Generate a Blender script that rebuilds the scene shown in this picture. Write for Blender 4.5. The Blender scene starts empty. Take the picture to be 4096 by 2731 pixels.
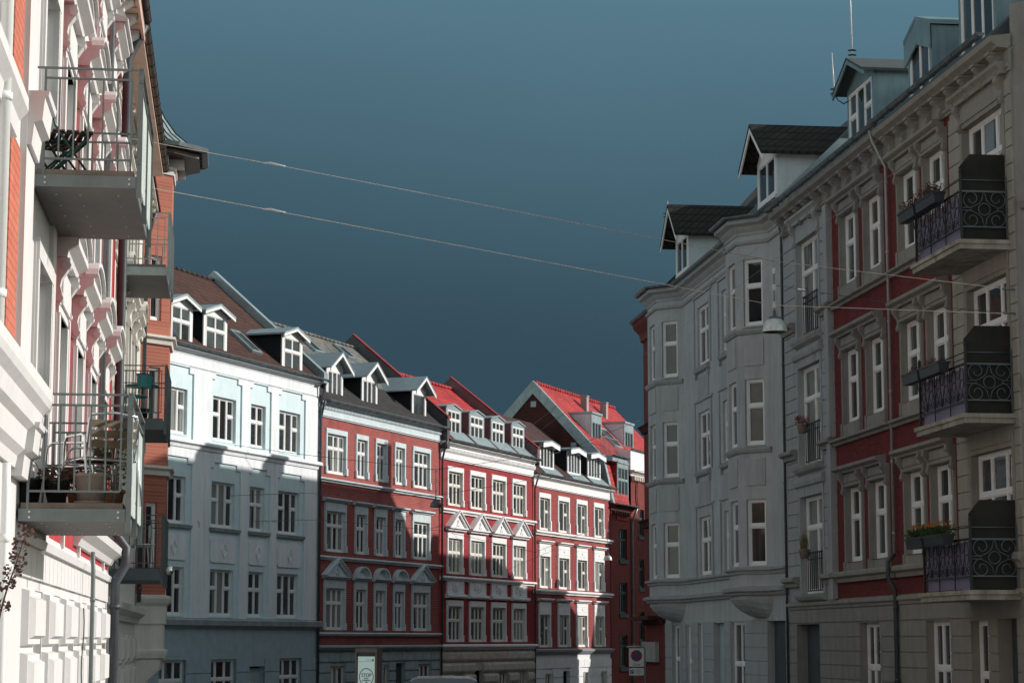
import bpy, math, random
from mathutils import Vector
random.seed(7)
sc = bpy.context.scene
COL = sc.collection
R = math.radians
# ---------------------------------------------------------------- camera numbers
F = 2200.0; TP = (640 - 341.33) / F; PT = math.atan(TP); CP, SP = math.cos(PT), math.sin(PT); EYE = 1.7
def Z(x0, y0, wf, wz):
    s = wf / wz
    return lambda x, y: ((x0 + x * s) / 4, (y0 + y * s) / 4)
zA=Z(0,0,820,1286);zB=Z(0,900,820,1286);zC=Z(0,1750,820,1311);zD=Z(620,1050,680,1254);zE=Z(620,1850,680,1210)
zF=Z(1200,1250,800,1673);zG=Z(1200,1950,800,1606);zH=Z(1950,1480,700,1689);zI=Z(1950,2080,700,1686)
zJ=Z(2500,750,800,1476);zK=Z(2500,1500,800,1019);zL=Z(3200,0,896,1479);zM=Z(3200,850,896,1479);zN=Z(3200,1750,896,1432)
zQ=Z(0,1450,620,1389)
zW=lambda x,y:(x/2.297,y/2.2966)
def ray(p):
    a = (p[0]-512)/F; b = (341.33-p[1])/F
    return (a, CP-b*SP, SP+b*CP)
def at(p, Y):                      # point seen at p at distance Y
    q = ray(p); t = Y/q[1]
    return (q[0]*t, Y, EYE+q[2]*t)
def ground(Y): return -0.02*max(-40.0, min(Y, 160.0))
# ---------------------------------------------------------------- tags
def tag(o, label=None, cat=None, group=None, kind=None):
    if label: o['label'] = label
    if cat: o['category'] = cat
    if group: o['group'] = group
    if kind: o['kind'] = kind
    return o
def empty(name, loc, rz=0):
    o = bpy.data.objects.new(name, None); o.empty_display_size = .3
    COL.objects.link(o); o.location = loc; o.rotation_euler = (0, 0, rz); return o
def copy_tree(o, parent=None):
    c = o.copy(); COL.objects.link(c); c.parent = parent
    for ch in list(o.children): copy_tree(ch, c)
    return c
# ---------------------------------------------------------------- mesh builder
class MB:
    def __init__(s): s.v=[]; s.f=[]; s.m=[]; s.sm=[]
    def face(s, pts, m=0, sm=False):
        n=len(s.v); s.v+= [tuple(p) for p in pts]; s.f.append(tuple(range(n,n+len(pts)))); s.m.append(m); s.sm.append(sm)
    def box(s, x0,x1,y0,y1,z0,z1, m=0):
        if x0>x1: x0,x1=x1,x0
        if y0>y1: y0,y1=y1,y0
        if z0>z1: z0,z1=z1,z0
        n=len(s.v)
        s.v+=[(x0,y0,z0),(x1,y0,z0),(x1,y1,z0),(x0,y1,z0),(x0,y0,z1),(x1,y0,z1),(x1,y1,z1),(x0,y1,z1)]
        for q in ((0,3,2,1),(4,5,6,7),(0,1,5,4),(1,2,6,5),(2,3,7,6),(3,0,4,7)):
            s.f.append(tuple(n+i for i in q)); s.m.append(m); s.sm.append(False)
        return s
    def _prism(s, a, b, m=0, mc=None, sm=False):
        n=len(s.v); k=len(a); s.v+=[tuple(p) for p in a]+[tuple(p) for p in b]
        for i in range(k):
            j=(i+1)%k; s.f.append((n+i,n+j,n+k+j,n+k+i)); s.m.append(m); s.sm.append(sm)
        mc=m if mc is None else mc
        s.f.append(tuple(n+i for i in reversed(range(k)))); s.m.append(mc); s.sm.append(False)
        s.f.append(tuple(n+k+i for i in range(k))); s.m.append(mc); s.sm.append(False)
        return s
    def profx(s, x0,x1,pts,m=0,mc=None,sm=False): return s._prism([(x0,y,z) for y,z in pts],[(x1,y,z) for y,z in pts],m,mc,sm)
    def profy(s, y0,y1,pts,m=0,mc=None): return s._prism([(x,y0,z) for x,z in pts],[(x,y1,z) for x,z in pts],m,mc)
    def profz(s, z0,z1,pts,m=0,mc=None): return s._prism([(x,y,z0) for x,y in pts],[(x,y,z1) for x,y in pts],m,mc)
    def sweep(s, path, prof, m=0):       # profile (out,z) swept along plan path [(x,y)], out = to the right-hand outside (-y for +x travel)
        rings=[]
        for i,p in enumerate(path):
            dirs=[]
            if i>0: d=Vector((p[0]-path[i-1][0],p[1]-path[i-1][1])); dirs.append(d.normalized())
            if i<len(path)-1: d=Vector((path[i+1][0]-p[0],path[i+1][1]-p[1])); dirs.append(d.normalized())
            ns=[Vector((d.y,-d.x)) for d in dirs]
            n=ns[0] if len(ns)==1 else (ns[0]+ns[1])
            if len(ns)==2:
                n.normalize(); n=n/max(.3,n.dot(ns[0]))
            rings.append([(p[0]+n.x*o,p[1]+n.y*o,z) for o,z in prof])
        k=len(prof); n0=len(s.v)
        for r in rings: s.v+=r
        for a in range(len(rings)-1):
            for i in range(k):
                j=(i+1)%k; s.f.append((n0+a*k+i,n0+(a+1)*k+i,n0+(a+1)*k+j,n0+a*k+j)); s.m.append(m); s.sm.append(False)
        s.f.append(tuple(n0+i for i in range(k))); s.m.append(m); s.sm.append(False)
        e=n0+(len(rings)-1)*k; s.f.append(tuple(e+i for i in reversed(range(k)))); s.m.append(m); s.sm.append(False)
        return s
    def tube(s, pts, r, n=8, m=0, caps=True):
        pts=[Vector(p) for p in pts]; n0=len(s.v); K=len(pts); prev=None
        for i,p in enumerate(pts):
            t=(pts[min(i+1,K-1)]-pts[max(i-1,0)]).normalized()
            if prev is None: u=t.orthogonal().normalized()
            else:
                u=prev-t*prev.dot(t)
                u=u.normalized() if u.length>1e-5 else t.orthogonal().normalized()
            prev=u; w=t.cross(u); rr=r[i] if isinstance(r,(list,tuple)) else r
            for a in range(n):
                c=2*math.pi*a/n; s.v.append(tuple(p+u*(math.cos(c)*rr)+w*(math.sin(c)*rr)))
        for i in range(K-1):
            for a in range(n):
                b=(a+1)%n; s.f.append((n0+i*n+a,n0+i*n+b,n0+(i+1)*n+b,n0+(i+1)*n+a)); s.m.append(m); s.sm.append(n>4)
        if caps:
            s.f.append(tuple(n0+a for a in reversed(range(n)))); s.m.append(m); s.sm.append(False)
            s.f.append(tuple(n0+(K-1)*n+a for a in range(n))); s.m.append(m); s.sm.append(False)
        return s
    def lathe(s, prof, c=(0,0,0), n=24, m=0, sm=True):
        n0=len(s.v)
        for r,z in prof:
            for a in range(n):
                t=2*math.pi*a/n; s.v.append((c[0]+r*math.cos(t),c[1]+r*math.sin(t),c[2]+z))
        for i in range(len(prof)-1):
            for a in range(n):
                b=(a+1)%n; s.f.append((n0+i*n+a,n0+i*n+b,n0+(i+1)*n+b,n0+(i+1)*n+a)); s.m.append(m); s.sm.append(sm)
        return s
    def pieces(s):
        # far-apart pieces become objects of their own
        k=len(s.f)
        if k<2 or k>1500: return [s]
        import numpy as np
        V=np.array(s.v); par=list(range(len(s.v)))
        def find(a):
            while par[a]!=a: par[a]=par[par[a]]; a=par[a]
            return a
        for f in s.f:
            r=find(f[0])
            for i in f[1:]: par[find(i)]=r
        roots=[find(f[0]) for f in s.f]; ids={}
        isl=[ids.setdefault(r,len(ids)) for r in roots]; K=len(ids)
        if K<2: return [s]
        lo=np.full((K,3),1e9); hi=np.full((K,3),-1e9)
        for f,i in zip(s.f,isl):
            p=V[list(f)]; lo[i]=np.minimum(lo[i],p.min(0)); hi[i]=np.maximum(hi[i],p.max(0))
        size=(hi-lo).max(1); lab=np.full(K,-1); n=0
        for a in range(K):
            if lab[a]>=0: continue
            lab[a]=n; st=[a]
            while st:
                i=st.pop(); g=np.maximum(0,np.maximum(lo[i]-hi,lo-hi[i])); near=np.sqrt((g**2).sum(1))<=np.maximum(.02,.5*np.maximum(size,size[i]))
                for j in np.nonzero(near&(lab<0))[0]: lab[j]=n; st.append(j)
            n+=1
        if n<2: return [s]
        out=[MB() for _ in range(n)]
        maps=[{} for _ in range(n)]
        for f,i,m,sm in zip(s.f,isl,s.m,s.sm):
            o=out[lab[i]]; mp=maps[lab[i]]; q=[]
            for v in f:
                if v not in mp: mp[v]=len(o.v); o.v.append(s.v[v])
                q.append(mp[v])
            o.f.append(tuple(q)); o.m.append(m); o.sm.append(sm)
        return out
    def build(s, name, mats, parent=None):
        me=bpy.data.meshes.new(name); me.from_pydata(s.v,[],s.f)
        if not isinstance(mats,(list,tuple)): mats=[mats]
        for x in mats: me.materials.append(x)
        me.polygons.foreach_set('material_index',[min(i,len(mats)-1) for i in s.m])
        me.polygons.foreach_set('use_smooth',s.sm); me.update()
        o=bpy.data.objects.new(name,me); COL.objects.link(o); o.parent=parent; return o
def wallgrid(mb, x0,x1,z0,z1, ops, y=0., rev=.15, m=0, mr=0):
    xs=sorted(set([x0,x1]+[v for o in ops for v in o[:2] if x0<v<x1])); zs=sorted(set([z0,z1]+[v for o in ops for v in o[2:4] if z0<v<z1]))
    for i in range(len(xs)-1):
        xa,xb=xs[i],xs[i+1]; xc=(xa+xb)/2; run=None
        for j in range(len(zs)-1):
            zc=(zs[j]+zs[j+1])/2; hole=any(o[0]<xc<o[1] and o[2]<zc<o[3] for o in ops)
            if not hole:
                if run is None: run=zs[j]
            if (hole or j==len(zs)-2) and run is not None:
                e=zs[j] if hole else zs[j+1]
                mb.face([(xa,y,run),(xb,y,run),(xb,y,e),(xa,y,e)],m); run=None
    for o in ops:
        a,b,c,d=o[:4]; a=max(a,x0);b=min(b,x1);c=max(c,z0);d=min(d,z1)
        for q in ([(a,y,c),(a,y,d),(a,y+rev,d),(a,y+rev,c)],[(b,y,c),(b,y+rev,c),(b,y+rev,d),(b,y,d)],
                  [(a,y,d),(b,y,d),(b,y+rev,d),(a,y+rev,d)],[(a,y,c),(a,y+rev,c),(b,y+rev,c),(b,y,c)]): mb.face(q,mr)
# ---------------------------------------------------------------- materials
MATS={}
def nt(name):
    m=bpy.data.materials.new(name); m.use_nodes=True; t=m.node_tree; t.nodes.clear()
    o=t.nodes.new('ShaderNodeOutputMaterial'); b=t.nodes.new('ShaderNodeBsdfPrincipled'); t.links.new(b.outputs[0],o.inputs[0])
    MATS[name]=m; return m,t,b
def N(t,typ,**kw):
    n=t.nodes.new(typ)
    for k,v in kw.items():
        if k.startswith('i_'): n.inputs[k[2:].replace('_',' ')].default_value=v
        else: setattr(n,k,v)
    return n
def c4(c): return (c[0],c[1],c[2],1)
def sc3(c,f): return (min(c[0]*f,1),min(c[1]*f,1),min(c[2]*f,1))
def mixc(t,fac,a,b,blend='MIX'):
    n=t.nodes.new('ShaderNodeMix'); n.data_type='RGBA'; n.blend_type=blend
    for i,v in ((0,fac),(6,a),(7,b)):
        if hasattr(v,'links') or hasattr(v,'is_linked'): t.links.new(v,n.inputs[i])
        else: n.inputs[i].default_value=v if i==0 else c4(v)
    return n.outputs[2]
def ramp(t,src,a,b,lo=0.,hi=1.):
    n=N(t,'ShaderNodeMapRange'); t.links.new(src,n.inputs[0])
    n.inputs[1].default_value=a; n.inputs[2].default_value=b; n.inputs[3].default_value=lo; n.inputs[4].default_value=hi; return n.outputs[0]
def noise(t,vec,scale,detail=4,rough=.6):
    n=N(t,'ShaderNodeTexNoise'); n.inputs['Scale'].default_value=scale; n.inputs['Detail'].default_value=detail; n.inputs['Roughness'].default_value=rough
    t.links.new(vec,n.inputs['Vector']); return n.outputs[0]
def scaled(t,vec,s):
    n=N(t,'ShaderNodeMapping'); n.inputs['Scale'].default_value=s; t.links.new(vec,n.inputs[0]); return n.outputs[0]
def mat(name,col,rough=.85,spec=.25,metal=0,var=.10,vs=2.5,dirt=.15,bump=.15,bs=30,coords='Object',dcol=None):
    m,t,b=nt(name); tc=N(t,'ShaderNodeTexCoord').outputs[coords]
    a=noise(t,tc,vs,5); c=mixc(t,ramp(t,a,.3,.7),sc3(col,1-var),sc3(col,1+var))
    if dirt:
        st=noise(t,scaled(t,tc,(2.2,2.2,.22)),1.6,6,.7); big=noise(t,tc,.35,3)
        f=N(t,'ShaderNodeMath',operation='MULTIPLY'); t.links.new(ramp(t,st,.45,.75),f.inputs[0]); t.links.new(ramp(t,big,.3,.7,.25,1),f.inputs[1])
        g=N(t,'ShaderNodeMath',operation='MULTIPLY'); t.links.new(f.outputs[0],g.inputs[0]); g.inputs[1].default_value=min(1,dirt*2.2)
        c=mixc(t,g.outputs[0],c,dcol or sc3(col,.55))if not isinstance(c,tuple) else c
    t.links.new(c,b.inputs['Base Color'])
    b.inputs['Roughness'].default_value=rough; b.inputs['Specular IOR Level'].default_value=spec; b.inputs['Metallic'].default_value=metal
    if bump:
        bn=N(t,'ShaderNodeBump'); bn.inputs['Strength'].default_value=bump; bn.inputs['Distance'].default_value=.02
        t.links.new(noise(t,tc,bs,5),bn.inputs['Height']); t.links.new(bn.outputs[0],b.inputs['Normal'])
    return m
def brick(name,c1,c2,mortar,w=.25,h=.08,ms=.01,soot=.2,bump=.4,sx=1,rough=.85,slope=1.0,off=.5,bias=0):
    m,t,b=nt(name); tc=N(t,'ShaderNodeTexCoord').outputs['Object']
    s=N(t,'ShaderNodeSeparateXYZ'); t.links.new(tc,s.inputs[0])
    ad=N(t,'ShaderNodeMath',operation='ADD'); t.links.new(s.outputs[0],ad.inputs[0]); t.links.new(s.outputs[1],ad.inputs[1])
    mz=N(t,'ShaderNodeMath',operation='MULTIPLY'); t.links.new(s.outputs[2],mz.inputs[0]); mz.inputs[1].default_value=slope
    cb=N(t,'ShaderNodeCombineXYZ'); t.links.new((s.outputs[0] if slope!=1.0 else ad.outputs[0]),cb.inputs[0]); t.links.new(mz.outputs[0],cb.inputs[1])
    bt=N(t,'ShaderNodeTexBrick'); bt.offset=off; t.links.new(cb.outputs[0],bt.inputs['Vector'])
    bt.inputs['Color1'].default_value=c4(c1); bt.inputs['Color2'].default_value=c4(c2); bt.inputs['Mortar'].default_value=c4(mortar)
    bt.inputs['Scale'].default_value=1; bt.inputs['Brick Width'].default_value=w; bt.inputs['Row Height'].default_value=h; bt.inputs['Mortar Size'].default_value=ms; bt.inputs['Bias'].default_value=bias
    a=noise(t,tc,1.3,6,.7); big=noise(t,scaled(t,tc,(1,1,.35)),.55,4)
    c=mixc(t,ramp(t,a,.35,.75,0,.35),bt.outputs[0],sc3(c1,1.35)); c=mixc(t,ramp(t,big,.5,.78,0,soot*2),c,sc3(c2,.38))
    t.links.new(c,b.inputs['Base Color']); b.inputs['Roughness'].default_value=rough; b.inputs['Specular IOR Level'].default_value=.2
    bn=N(t,'ShaderNodeBump'); bn.inputs['Strength'].default_value=bump; bn.inputs['Distance'].default_value=.012
    iv=N(t,'ShaderNodeMath',operation='SUBTRACT'); iv.inputs[0].default_value=1; t.links.new(bt.outputs['Fac'],iv.inputs[1])
    sm=N(t,'ShaderNodeMath',operation='MULTIPLY_ADD'); t.links.new(a,sm.inputs[0]); sm.inputs[1].default_value=.5; t.links.new(iv.outputs[0],sm.inputs[2])
    t.links.new(sm.outputs[0],bn.inputs['Height']); t.links.new(bn.outputs[0],b.inputs['Normal']); return m
def glass(name,col,var=.5,spec=.5,rough=.02,curtain=None):
    m,t,b=nt(name); tc=N(t,'ShaderNodeTexCoord').outputs['Object']
    oi=N(t,'ShaderNodeObjectInfo').outputs['Random']
    a=noise(t,tc,1.1,3); c=mixc(t,ramp(t,a,.35,.65),sc3(col,1-var),sc3(col,1+var)); c=mixc(t,oi,c,sc3(col,.45))
    if curtain:
        w=N(t,'ShaderNodeTexWave'); w.inputs['Scale'].default_value=5; w.inputs['Distortion'].default_value=2.5; w.inputs['Detail'].default_value=2
        t.links.new(scaled(t,tc,(1,1,.06)),w.inputs['Vector'])
        cu=mixc(t,w.outputs['Fac'],sc3(curtain,.45),curtain); c=mixc(t,ramp(t,noise(t,scaled(t,tc,(1.3,1.3,.15)),1.2,2),.42,.5),c,cu)
    t.links.new(c,b.inputs['Base Color']); b.inputs['Roughness'].default_value=rough; b.inputs['Specular IOR Level'].default_value=spec
    bn=N(t,'ShaderNodeBump'); bn.inputs['Strength'].default_value=.03; bn.inputs['Distance'].default_value=.05
    t.links.new(noise(t,tc,1.7,2),bn.inputs['Height']); t.links.new(bn.outputs[0],b.inputs['Normal']); return m
def metal(name,col,rough=.35,metal=1.,var=.15): return mat(name,col,rough,.5,metal,var,4,.08,.05,20)
M=MATS
mat('white_paint',(.80,.80,.79),.55,.3,dirt=.05,var=.03,bump=0)
mat('cream_paint',(.74,.72,.66),.55,.3,dirt=.08,var=.04,bump=0)
mat('old_white',(.66,.62,.58),.8,dirt=.35,var=.12)
glass('glass_dark',(.035,.042,.045)); glass('glass_mid',(.055,.066,.07)); glass('glass_curtain',(.05,.06,.065),curtain=(.34,.35,.34))
glass('glass_room',(.03,.032,.033),curtain=(.11,.08,.065))
mat('zinc',(.30,.37,.39),.45,.5,.35,.16,1.5,.25,.05,12,dcol=(.20,.25,.27))
mat('zinc_dark',(.055,.07,.08),.5,.5,.2,.2,2,.2,.05,12)
mat('gutter_grey',(.13,.155,.165),.45,.5,.4,.25,3,.3,.05,20)
mat('felt_black',(.02,.024,.028),.8,.2,0,.2,2,.1,.1,30)
mat('pipe_dark',(.07,.08,.09),.5,.4,.2,.2,3,.2,.05,30)
mat('interior_dark',(.012,.012,.014),.9,.1,dirt=0,bump=0)
mat('steel_grey',(.27,.31,.32),.45,.5,.5,.15,5,.2,.05,40)
mat('lead_grey',(.16,.18,.19),.6,.4,.2,.15,3,.2,.05,30)
# ---------------------------------------------------------------- house
class House:
    def __init__(s,name,A,B,zg,label,cat='house',group=None):
        s.A=A;s.B=B;s.zg=zg; dx,dy=B[0]-A[0],B[1]-A[1]; s.L=math.hypot(dx,dy); s.d=(dx/s.L,dy/s.L); s.n=(-s.d[1],s.d[0])
        o=(-A[0],-A[1]); s.o=(o[0]*s.d[0]+o[1]*s.d[1],o[0]*s.n[0]+o[1]*s.n[1],EYE-zg)
        s.e=empty(name,(A[0],A[1],zg),math.atan2(dy,dx)); tag(s.e,label,cat,group)
    def r(s,p):
        q=ray(p); return (q[0]*s.d[0]+q[1]*s.d[1],q[0]*s.n[0]+q[1]*s.n[1],q[2])
    def px(s,p,w=0.):
        q=s.r(p); t=(w-s.o[1])/q[1]; return (s.o[0]+t*q[0],s.o[2]+t*q[2])
    def x(s,p,w=0.): return s.px(p,w)[0]
    def z(s,p,w=0.): return s.px(p,w)[1]
    def pxx(s,p,x):
        q=s.r(p); t=(x-s.o[0])/q[0]; return (s.o[1]+t*q[1],s.o[2]+t*q[2])
    def world(s,x,y,z): return (s.A[0]+s.d[0]*x+s.n[0]*y, s.A[1]+s.d[1]*x+s.n[1]*y, s.zg+z)
    def part(s,mb,name,mats,parent=None): return [p.build(name,mats,parent or s.e) for p in mb.pieces()][0]
    def cols(s,conv,spans,y,rec=.12,near=-.05): return [(s.x(conv(a,y),near),s.x(conv(b,y),rec)) for a,b in spans]
    # --- window: frame mesh + pane child
    def win(s,x0,x1,z0,z1,cols=(1,1,1),tr=.36,trc=None,y=.12,fr='white_paint',fw=.07,mw=.085,name='window',gl=None,depth=.05,parent=None,join=False,bars=0):
        mb=MB(); d=depth
        mb.box(x0,x0+fw,y-d,y+.02,z0,z1); mb.box(x1-fw,x1,y-d,y+.02,z0,z1); mb.box(x0+fw,x1-fw,y-d,y+.02,z1-fw,z1); mb.box(x0+fw,x1-fw,y-d,y+.02,z0,z0+fw*1.25)
        tot=sum(cols); xa=x0+fw; W=x1-x0-2*fw; edges=[xa]
        for c in cols: edges.append(edges[-1]+W*c/tot)
        for e in edges[1:-1]: mb.box(e-mw/2,e+mw/2,y-d+.008,y+.02,z0+fw*1.25,z1-fw)
        zt=z1-(z1-z0)*tr; pn=MB(); sash=.028; lights=[]
        for i in range(len(cols)):
            a=edges[i]+(mw/2 if i else 0); b=edges[i+1]-(mw/2 if i<len(cols)-1 else 0)
            t=(trc[i] if trc else True) and tr>0
            if t:
                mb.box(a,b,y-d-.006,y+.02,zt-.05,zt+.05); lights+= [(a,b,z0+fw*1.25,zt-.05),(a,b,zt+.05,z1-fw)]
            else: lights.append((a,b,z0+fw*1.25,z1-fw))
        for (a,b,c,e) in lights:
            for q in ((a,a+sash,c,e),(b-sash,b,c,e),(a+sash,b-sash,c,c+sash),(a+sash,b-sash,e-sash,e)): mb.box(q[0],q[1],y-d+.022,y+.012,q[2],q[3])
            for k in range(bars):
                zb=c+(e-c)*(k+1)/(bars+1); mb.box(a+sash,b-sash,y-d+.03,y+.01,zb-.012,zb+.012)
            tx=random.uniform(-.006,.006); tz=random.uniform(-.006,.006)
            pn.face([(a,y-tx-tz,c),(b,y+tx-tz,c),(b,y+tx+tz,e),(a,y-tx+tz,e)])
        g=gl or random.choices(['glass_dark','glass_mid','glass_curtain'],[.42,.25,.33])[0]
        if join:
            for f in pn.f: mb.face([pn.v[i] for i in f],1)
            return s.part(mb,name,[M[fr],M[g]],parent)
        o=s.part(mb,name,M[fr],parent)
        s.part(pn,'pane',M[g],o); return o
    def surround(s,o,x0,x1,z0,z1,side=.15,top=.17,pj=.05,m='old_white',foot=0,extra=None,bottom=0):
        mb=MB(); mb.box(x0-side,x0,-pj,.004,z0,z1); mb.box(x1,x1+side,-pj,.004,z0,z1); mb.box(x0-side,x1+side,-pj-.006,.004,z1,z1+top)
        # outer raised fillet
        mb.box(x0-side-.03,x0-side,-pj*.5,.004,z0,z1+top); mb.box(x1+side,x1+side+.03,-pj*.5,.004,z0,z1+top)
        if foot:
            for a,b in ((x0-side-.04,x0-.005),(x1+.005,x1+side+.04)): mb.box(a,b,-pj-.03,-.002,z0,z0+foot)
        if bottom: mb.box(x0-side-.05,x1+side+.05,-pj-.06,.0,z0-bottom,z0)
        if extra: extra(mb)
        return s.part(mb,'surround',M[m],o)
    def gutter(s,x0,x1,y,z,r=.075,m='gutter_grey',sag=0):
        mb=MB(); n=12
        for k in range(2):
            pr=[(y+ (r-.012*k)*math.cos(math.pi+math.pi*i/8), z+(r-.012*k)*math.sin(math.pi+math.pi*i/8)) for i in range(9)]
            for i in range(8): mb.face([(x0,)+pr[i],(x1,)+pr[i],(x1,)+pr[i+1],(x0,)+pr[i+1]],0,True)
        c=[(y+r*math.cos(math.pi+math.pi*i/8), z+r*math.sin(math.pi+math.pi*i/8)) for i in range(9)]
        mb.face([(x0,)+p for p in c]); mb.face([(x1,)+p for p in c])
        mb.box(x0,x1,y-r-.008,y-r+.012,z-.01,z+.012); 
        k=int((x1-x0)/.75)
        for i in range(k+1):
            xx=x0+.1+(x1-x0-.2)*i/max(1,k); mb.tube([(xx,y+(r+.006)*math.cos(math.pi+math.pi*j/6),z+(r+.006)*math.sin(math.pi+math.pi*j/6)) for j in range(7)],.014,4)
        return s.part(mb,'gutter',M[m])
    def body(s,z,depth,m,zb=-2.,x0=0,x1=None,y0=0):
        x1=s.L if x1 is None else x1; mb=MB()
        mb.face([(x0,y0,zb),(x0,depth,zb),(x0,depth,z),(x0,y0,z)]); mb.face([(x1,y0,zb),(x1,y0,z),(x1,depth,z),(x1,depth,zb)]); mb.face([(x0,depth,zb),(x1,depth,zb),(x1,depth,z),(x0,depth,z)])
        return s.part(mb,'party_wall',M[m])
    def roof(s,ye,ze,yr,zr,m,gm,x0=0,x1=None,depth=None,name='roof',flat_back=True):
        x1=s.L if x1 is None else x1; yb=2*yr-ye if depth is None else depth; zb=ze
        mb=MB().profx(x0,x1,[(ye,ze),(ye,ze+.06),(yr,zr),(yb,zb+.06),(yb,zb)],0,1)
        return s.part(mb,name,[M[m],M[gm]])
    def dormer(s,x0,x1,zb,zt,yf,yb,style='seg',h=.3,over=.18,front=.22,cheek='felt_black',roofm='zinc',trim='white_paint',wcols=(1,1),tr=.36,trc=None,ww=.12,wtop=.12,wbot=.06,thick=.07,gl=None,fascia=None,bars=0,bargeboards=None,name='dormer',sash=None):
        mb=MB(); mb.box(x0,x1,yf,yb,zb-1.0,zt,0)
        o=s.part(mb,name,M[cheek])
        fm=MB(); y=yf
        fm.box(x0-.01,x0+ww,y-.05,y-.001,zb,zt); fm.box(x1-ww,x1+.01,y-.05,y-.001,zb,zt); fm.box(x0+ww,x1-ww,y-.05,y-.001,zt-wtop,zt); fm.box(x0+ww,x1-ww,y-.09,y-.001,zb-.06,zb+wbot)
        xc=(x0+x1)/2
        if style=='seg': top=[(x0-.01,zt)]+[(x0+(x1-x0)*i/8,zt+h*(1-abs(i/4-1)**1.6)) for i in range(1,8)]+[(x1+.01,zt)]
        elif style=='gable': top=[(x0-.01,zt),(xc,zt+h),(x1+.01,zt)]
        else: top=None
        if top: fm.profy(y-.045,y-.002,top)
        s.part(fm,'casing',M[trim],o)
        # window
        s.win(x0+ww,x1-ww,zb+wbot,zt-wtop,wcols,tr,trc,y=y-.02,fr=sash or trim,fw=.05,mw=.06,name='dormer_window',gl=gl,depth=.04,parent=o,bars=bars,join=True)
        rm=MB(); e=over
        if style=='gable':
            k=h/((x1-x0)/2)
            P=[(x0-e,zt-e*k),(xc,zt+h),(x1+e,zt-e*k)]
        elif style=='seg':
            P=[(x0-e,zt-.01)]+[(x0-e+(x1-x0+2*e)*i/8,zt+.02+h*(1-abs(i/4-1)**1.6)) for i in range(1,8)]+[(x1+e,zt-.01)]
        elif style=='peak':
            P=[(x0-e,zt),(xc,zt+h),(x1+e,zt)]
        else: P=[(x0-e,zt),(x1+e,zt)]
        pts=[(a,b+.012) for a,b in P]+[(a,b+thick+.012) for a,b in reversed(P)]
        rm.profy(y-front,yb+.6,pts,0)
        s.part(rm,'dormer_roof',M[roofm],o)
        if fascia or bargeboards:
            bm_=MB(); th=fascia or bargeboards
            pts=[(a,b+.008-th) for a,b in P]+[(a,b+.008) for a,b in reversed(P)]
            bm_.profy(y-front+.01,y-front+.05,pts); s.part(bm_,'fascia_board',M[trim],o)
        return o
    def pipe(s,pts,r=.05,m='pipe_dark',name='downpipe'):
        mb=MB().tube(pts,r,8)
        (xa,ya,za),(xb,yb,zb)=pts[-2],pts[-1]
        z=za-.4
        while z>zb+.3 and abs(xa-xb)<.05: mb.tube([(xa,ya,z),(xa,ya,z+.06)],r*1.25,8); z-=1.6
        return s.part(mb,name,M[m])
def steps(pts): return pts
STRING=lambda z,h,p:[(0,z),(-p*.45,z),(-p*.55,z+h*.35),(-p,z+h*.55),(-p,z+h*.82),(-p*.75,z+h),(0,z+h)]
CROWN=lambda z,h,p:[(0,z),(-p*.2,z),(-p*.25,z+h*.3),(-p*.5,z+h*.45),(-p*.6,z+h*.6),(-p,z+h*.75),(-p,z+h),(0,z+h)]
def plan(xd,Y): return ((xd/2.297-512)/F*CP*Y,Y)
def far(xd): return plan(xd,81*2520/(3076-xd))
# ================================================================= FAR ROW
mat('plaster_white',(.80,.83,.86),.8,.25,dirt=.32,var=.04,vs=1.2,bump=.1)
mat('plaster_pale_blue',(.65,.78,.81),.8,dirt=.15,var=.06)
mat('plaster_blue_base',(.37,.47,.51),.8,dirt=.2,var=.10)
mat('stone_ledge',(.32,.35,.36),.85,dirt=.6,var=.2)
brick('tile_brown',(.085,.04,.03),(.05,.026,.022),(.02,.012,.012),.24,.30,.02,.1,.8,slope=1.414,off=0)
brick('tile_red',(.50,.052,.048),(.30,.030,.032),(.16,.013,.017),.24,.32,.022,.3,.9,slope=1.414,off=0,rough=.6)
brick('slate_grey',(.20,.19,.175),(.11,.105,.10),(.05,.05,.05),.30,.26,.02,.3,.9,slope=1.414)
mat('felt_roof',(.045,.042,.042),.9,.15,dirt=.3,var=.25)
brick('slate_brown',(.075,.038,.034),(.055,.03,.028),(.03,.018,.018),.3,.3,.015,.2,.6,slope=1.414)
brick('brick_red_a',(.35,.062,.055),(.24,.040,.039),(.33,.185,.165),.25,.078,.012,.30,.4)
brick('brick_red_b',(.35,.037,.046),(.27,.027,.036),(.24,.055,.055),.25,.078,.012,.26,.45)
brick('brick_red_c',(.32,.048,.048),(.225,.033,.035),(.28,.125,.115),.25,.078,.012,.30,.4)
brick('brick_dark',(.09,.022,.02),(.05,.015,.015),(.07,.045,.04),.25,.075,.012,.3,.4)
brick('brick_rust',(.22,.036,.032),(.15,.025,.023),(.17,.075,.068),.25,.075,.012,.25,.4)
mat('trim_bluegrey',(.60,.68,.71),.75,dirt=.25,var=.08)
mat('trim_white',(.80,.80,.81),.75,dirt=.08,var=.05)
mat('base_slate',(.36,.43,.45),.8,dirt=.3,var=.15)
mat('base_stone',(.54,.50,.44),.95,dirt=.2,var=.2,bump=1.,bs=9)
mat('base_white',(.78,.79,.80),.8,dirt=.1,var=.06)
mat('wall_grey_dark',(.10,.10,.105),.9,dirt=.3,var=.2)
mat('chimney_grey',(.34,.31,.31),.8,dirt=.3)
mat('coping_red',(.22,.035,.04),.8,dirt=.3,var=.25)
mat('wall_mauve',(.17,.11,.12),.9,dirt=.3,var=.15)
J0,J1,J2,J3,J4=[far(x) for x in (262,724.5,1009,1225,1402)]

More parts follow.
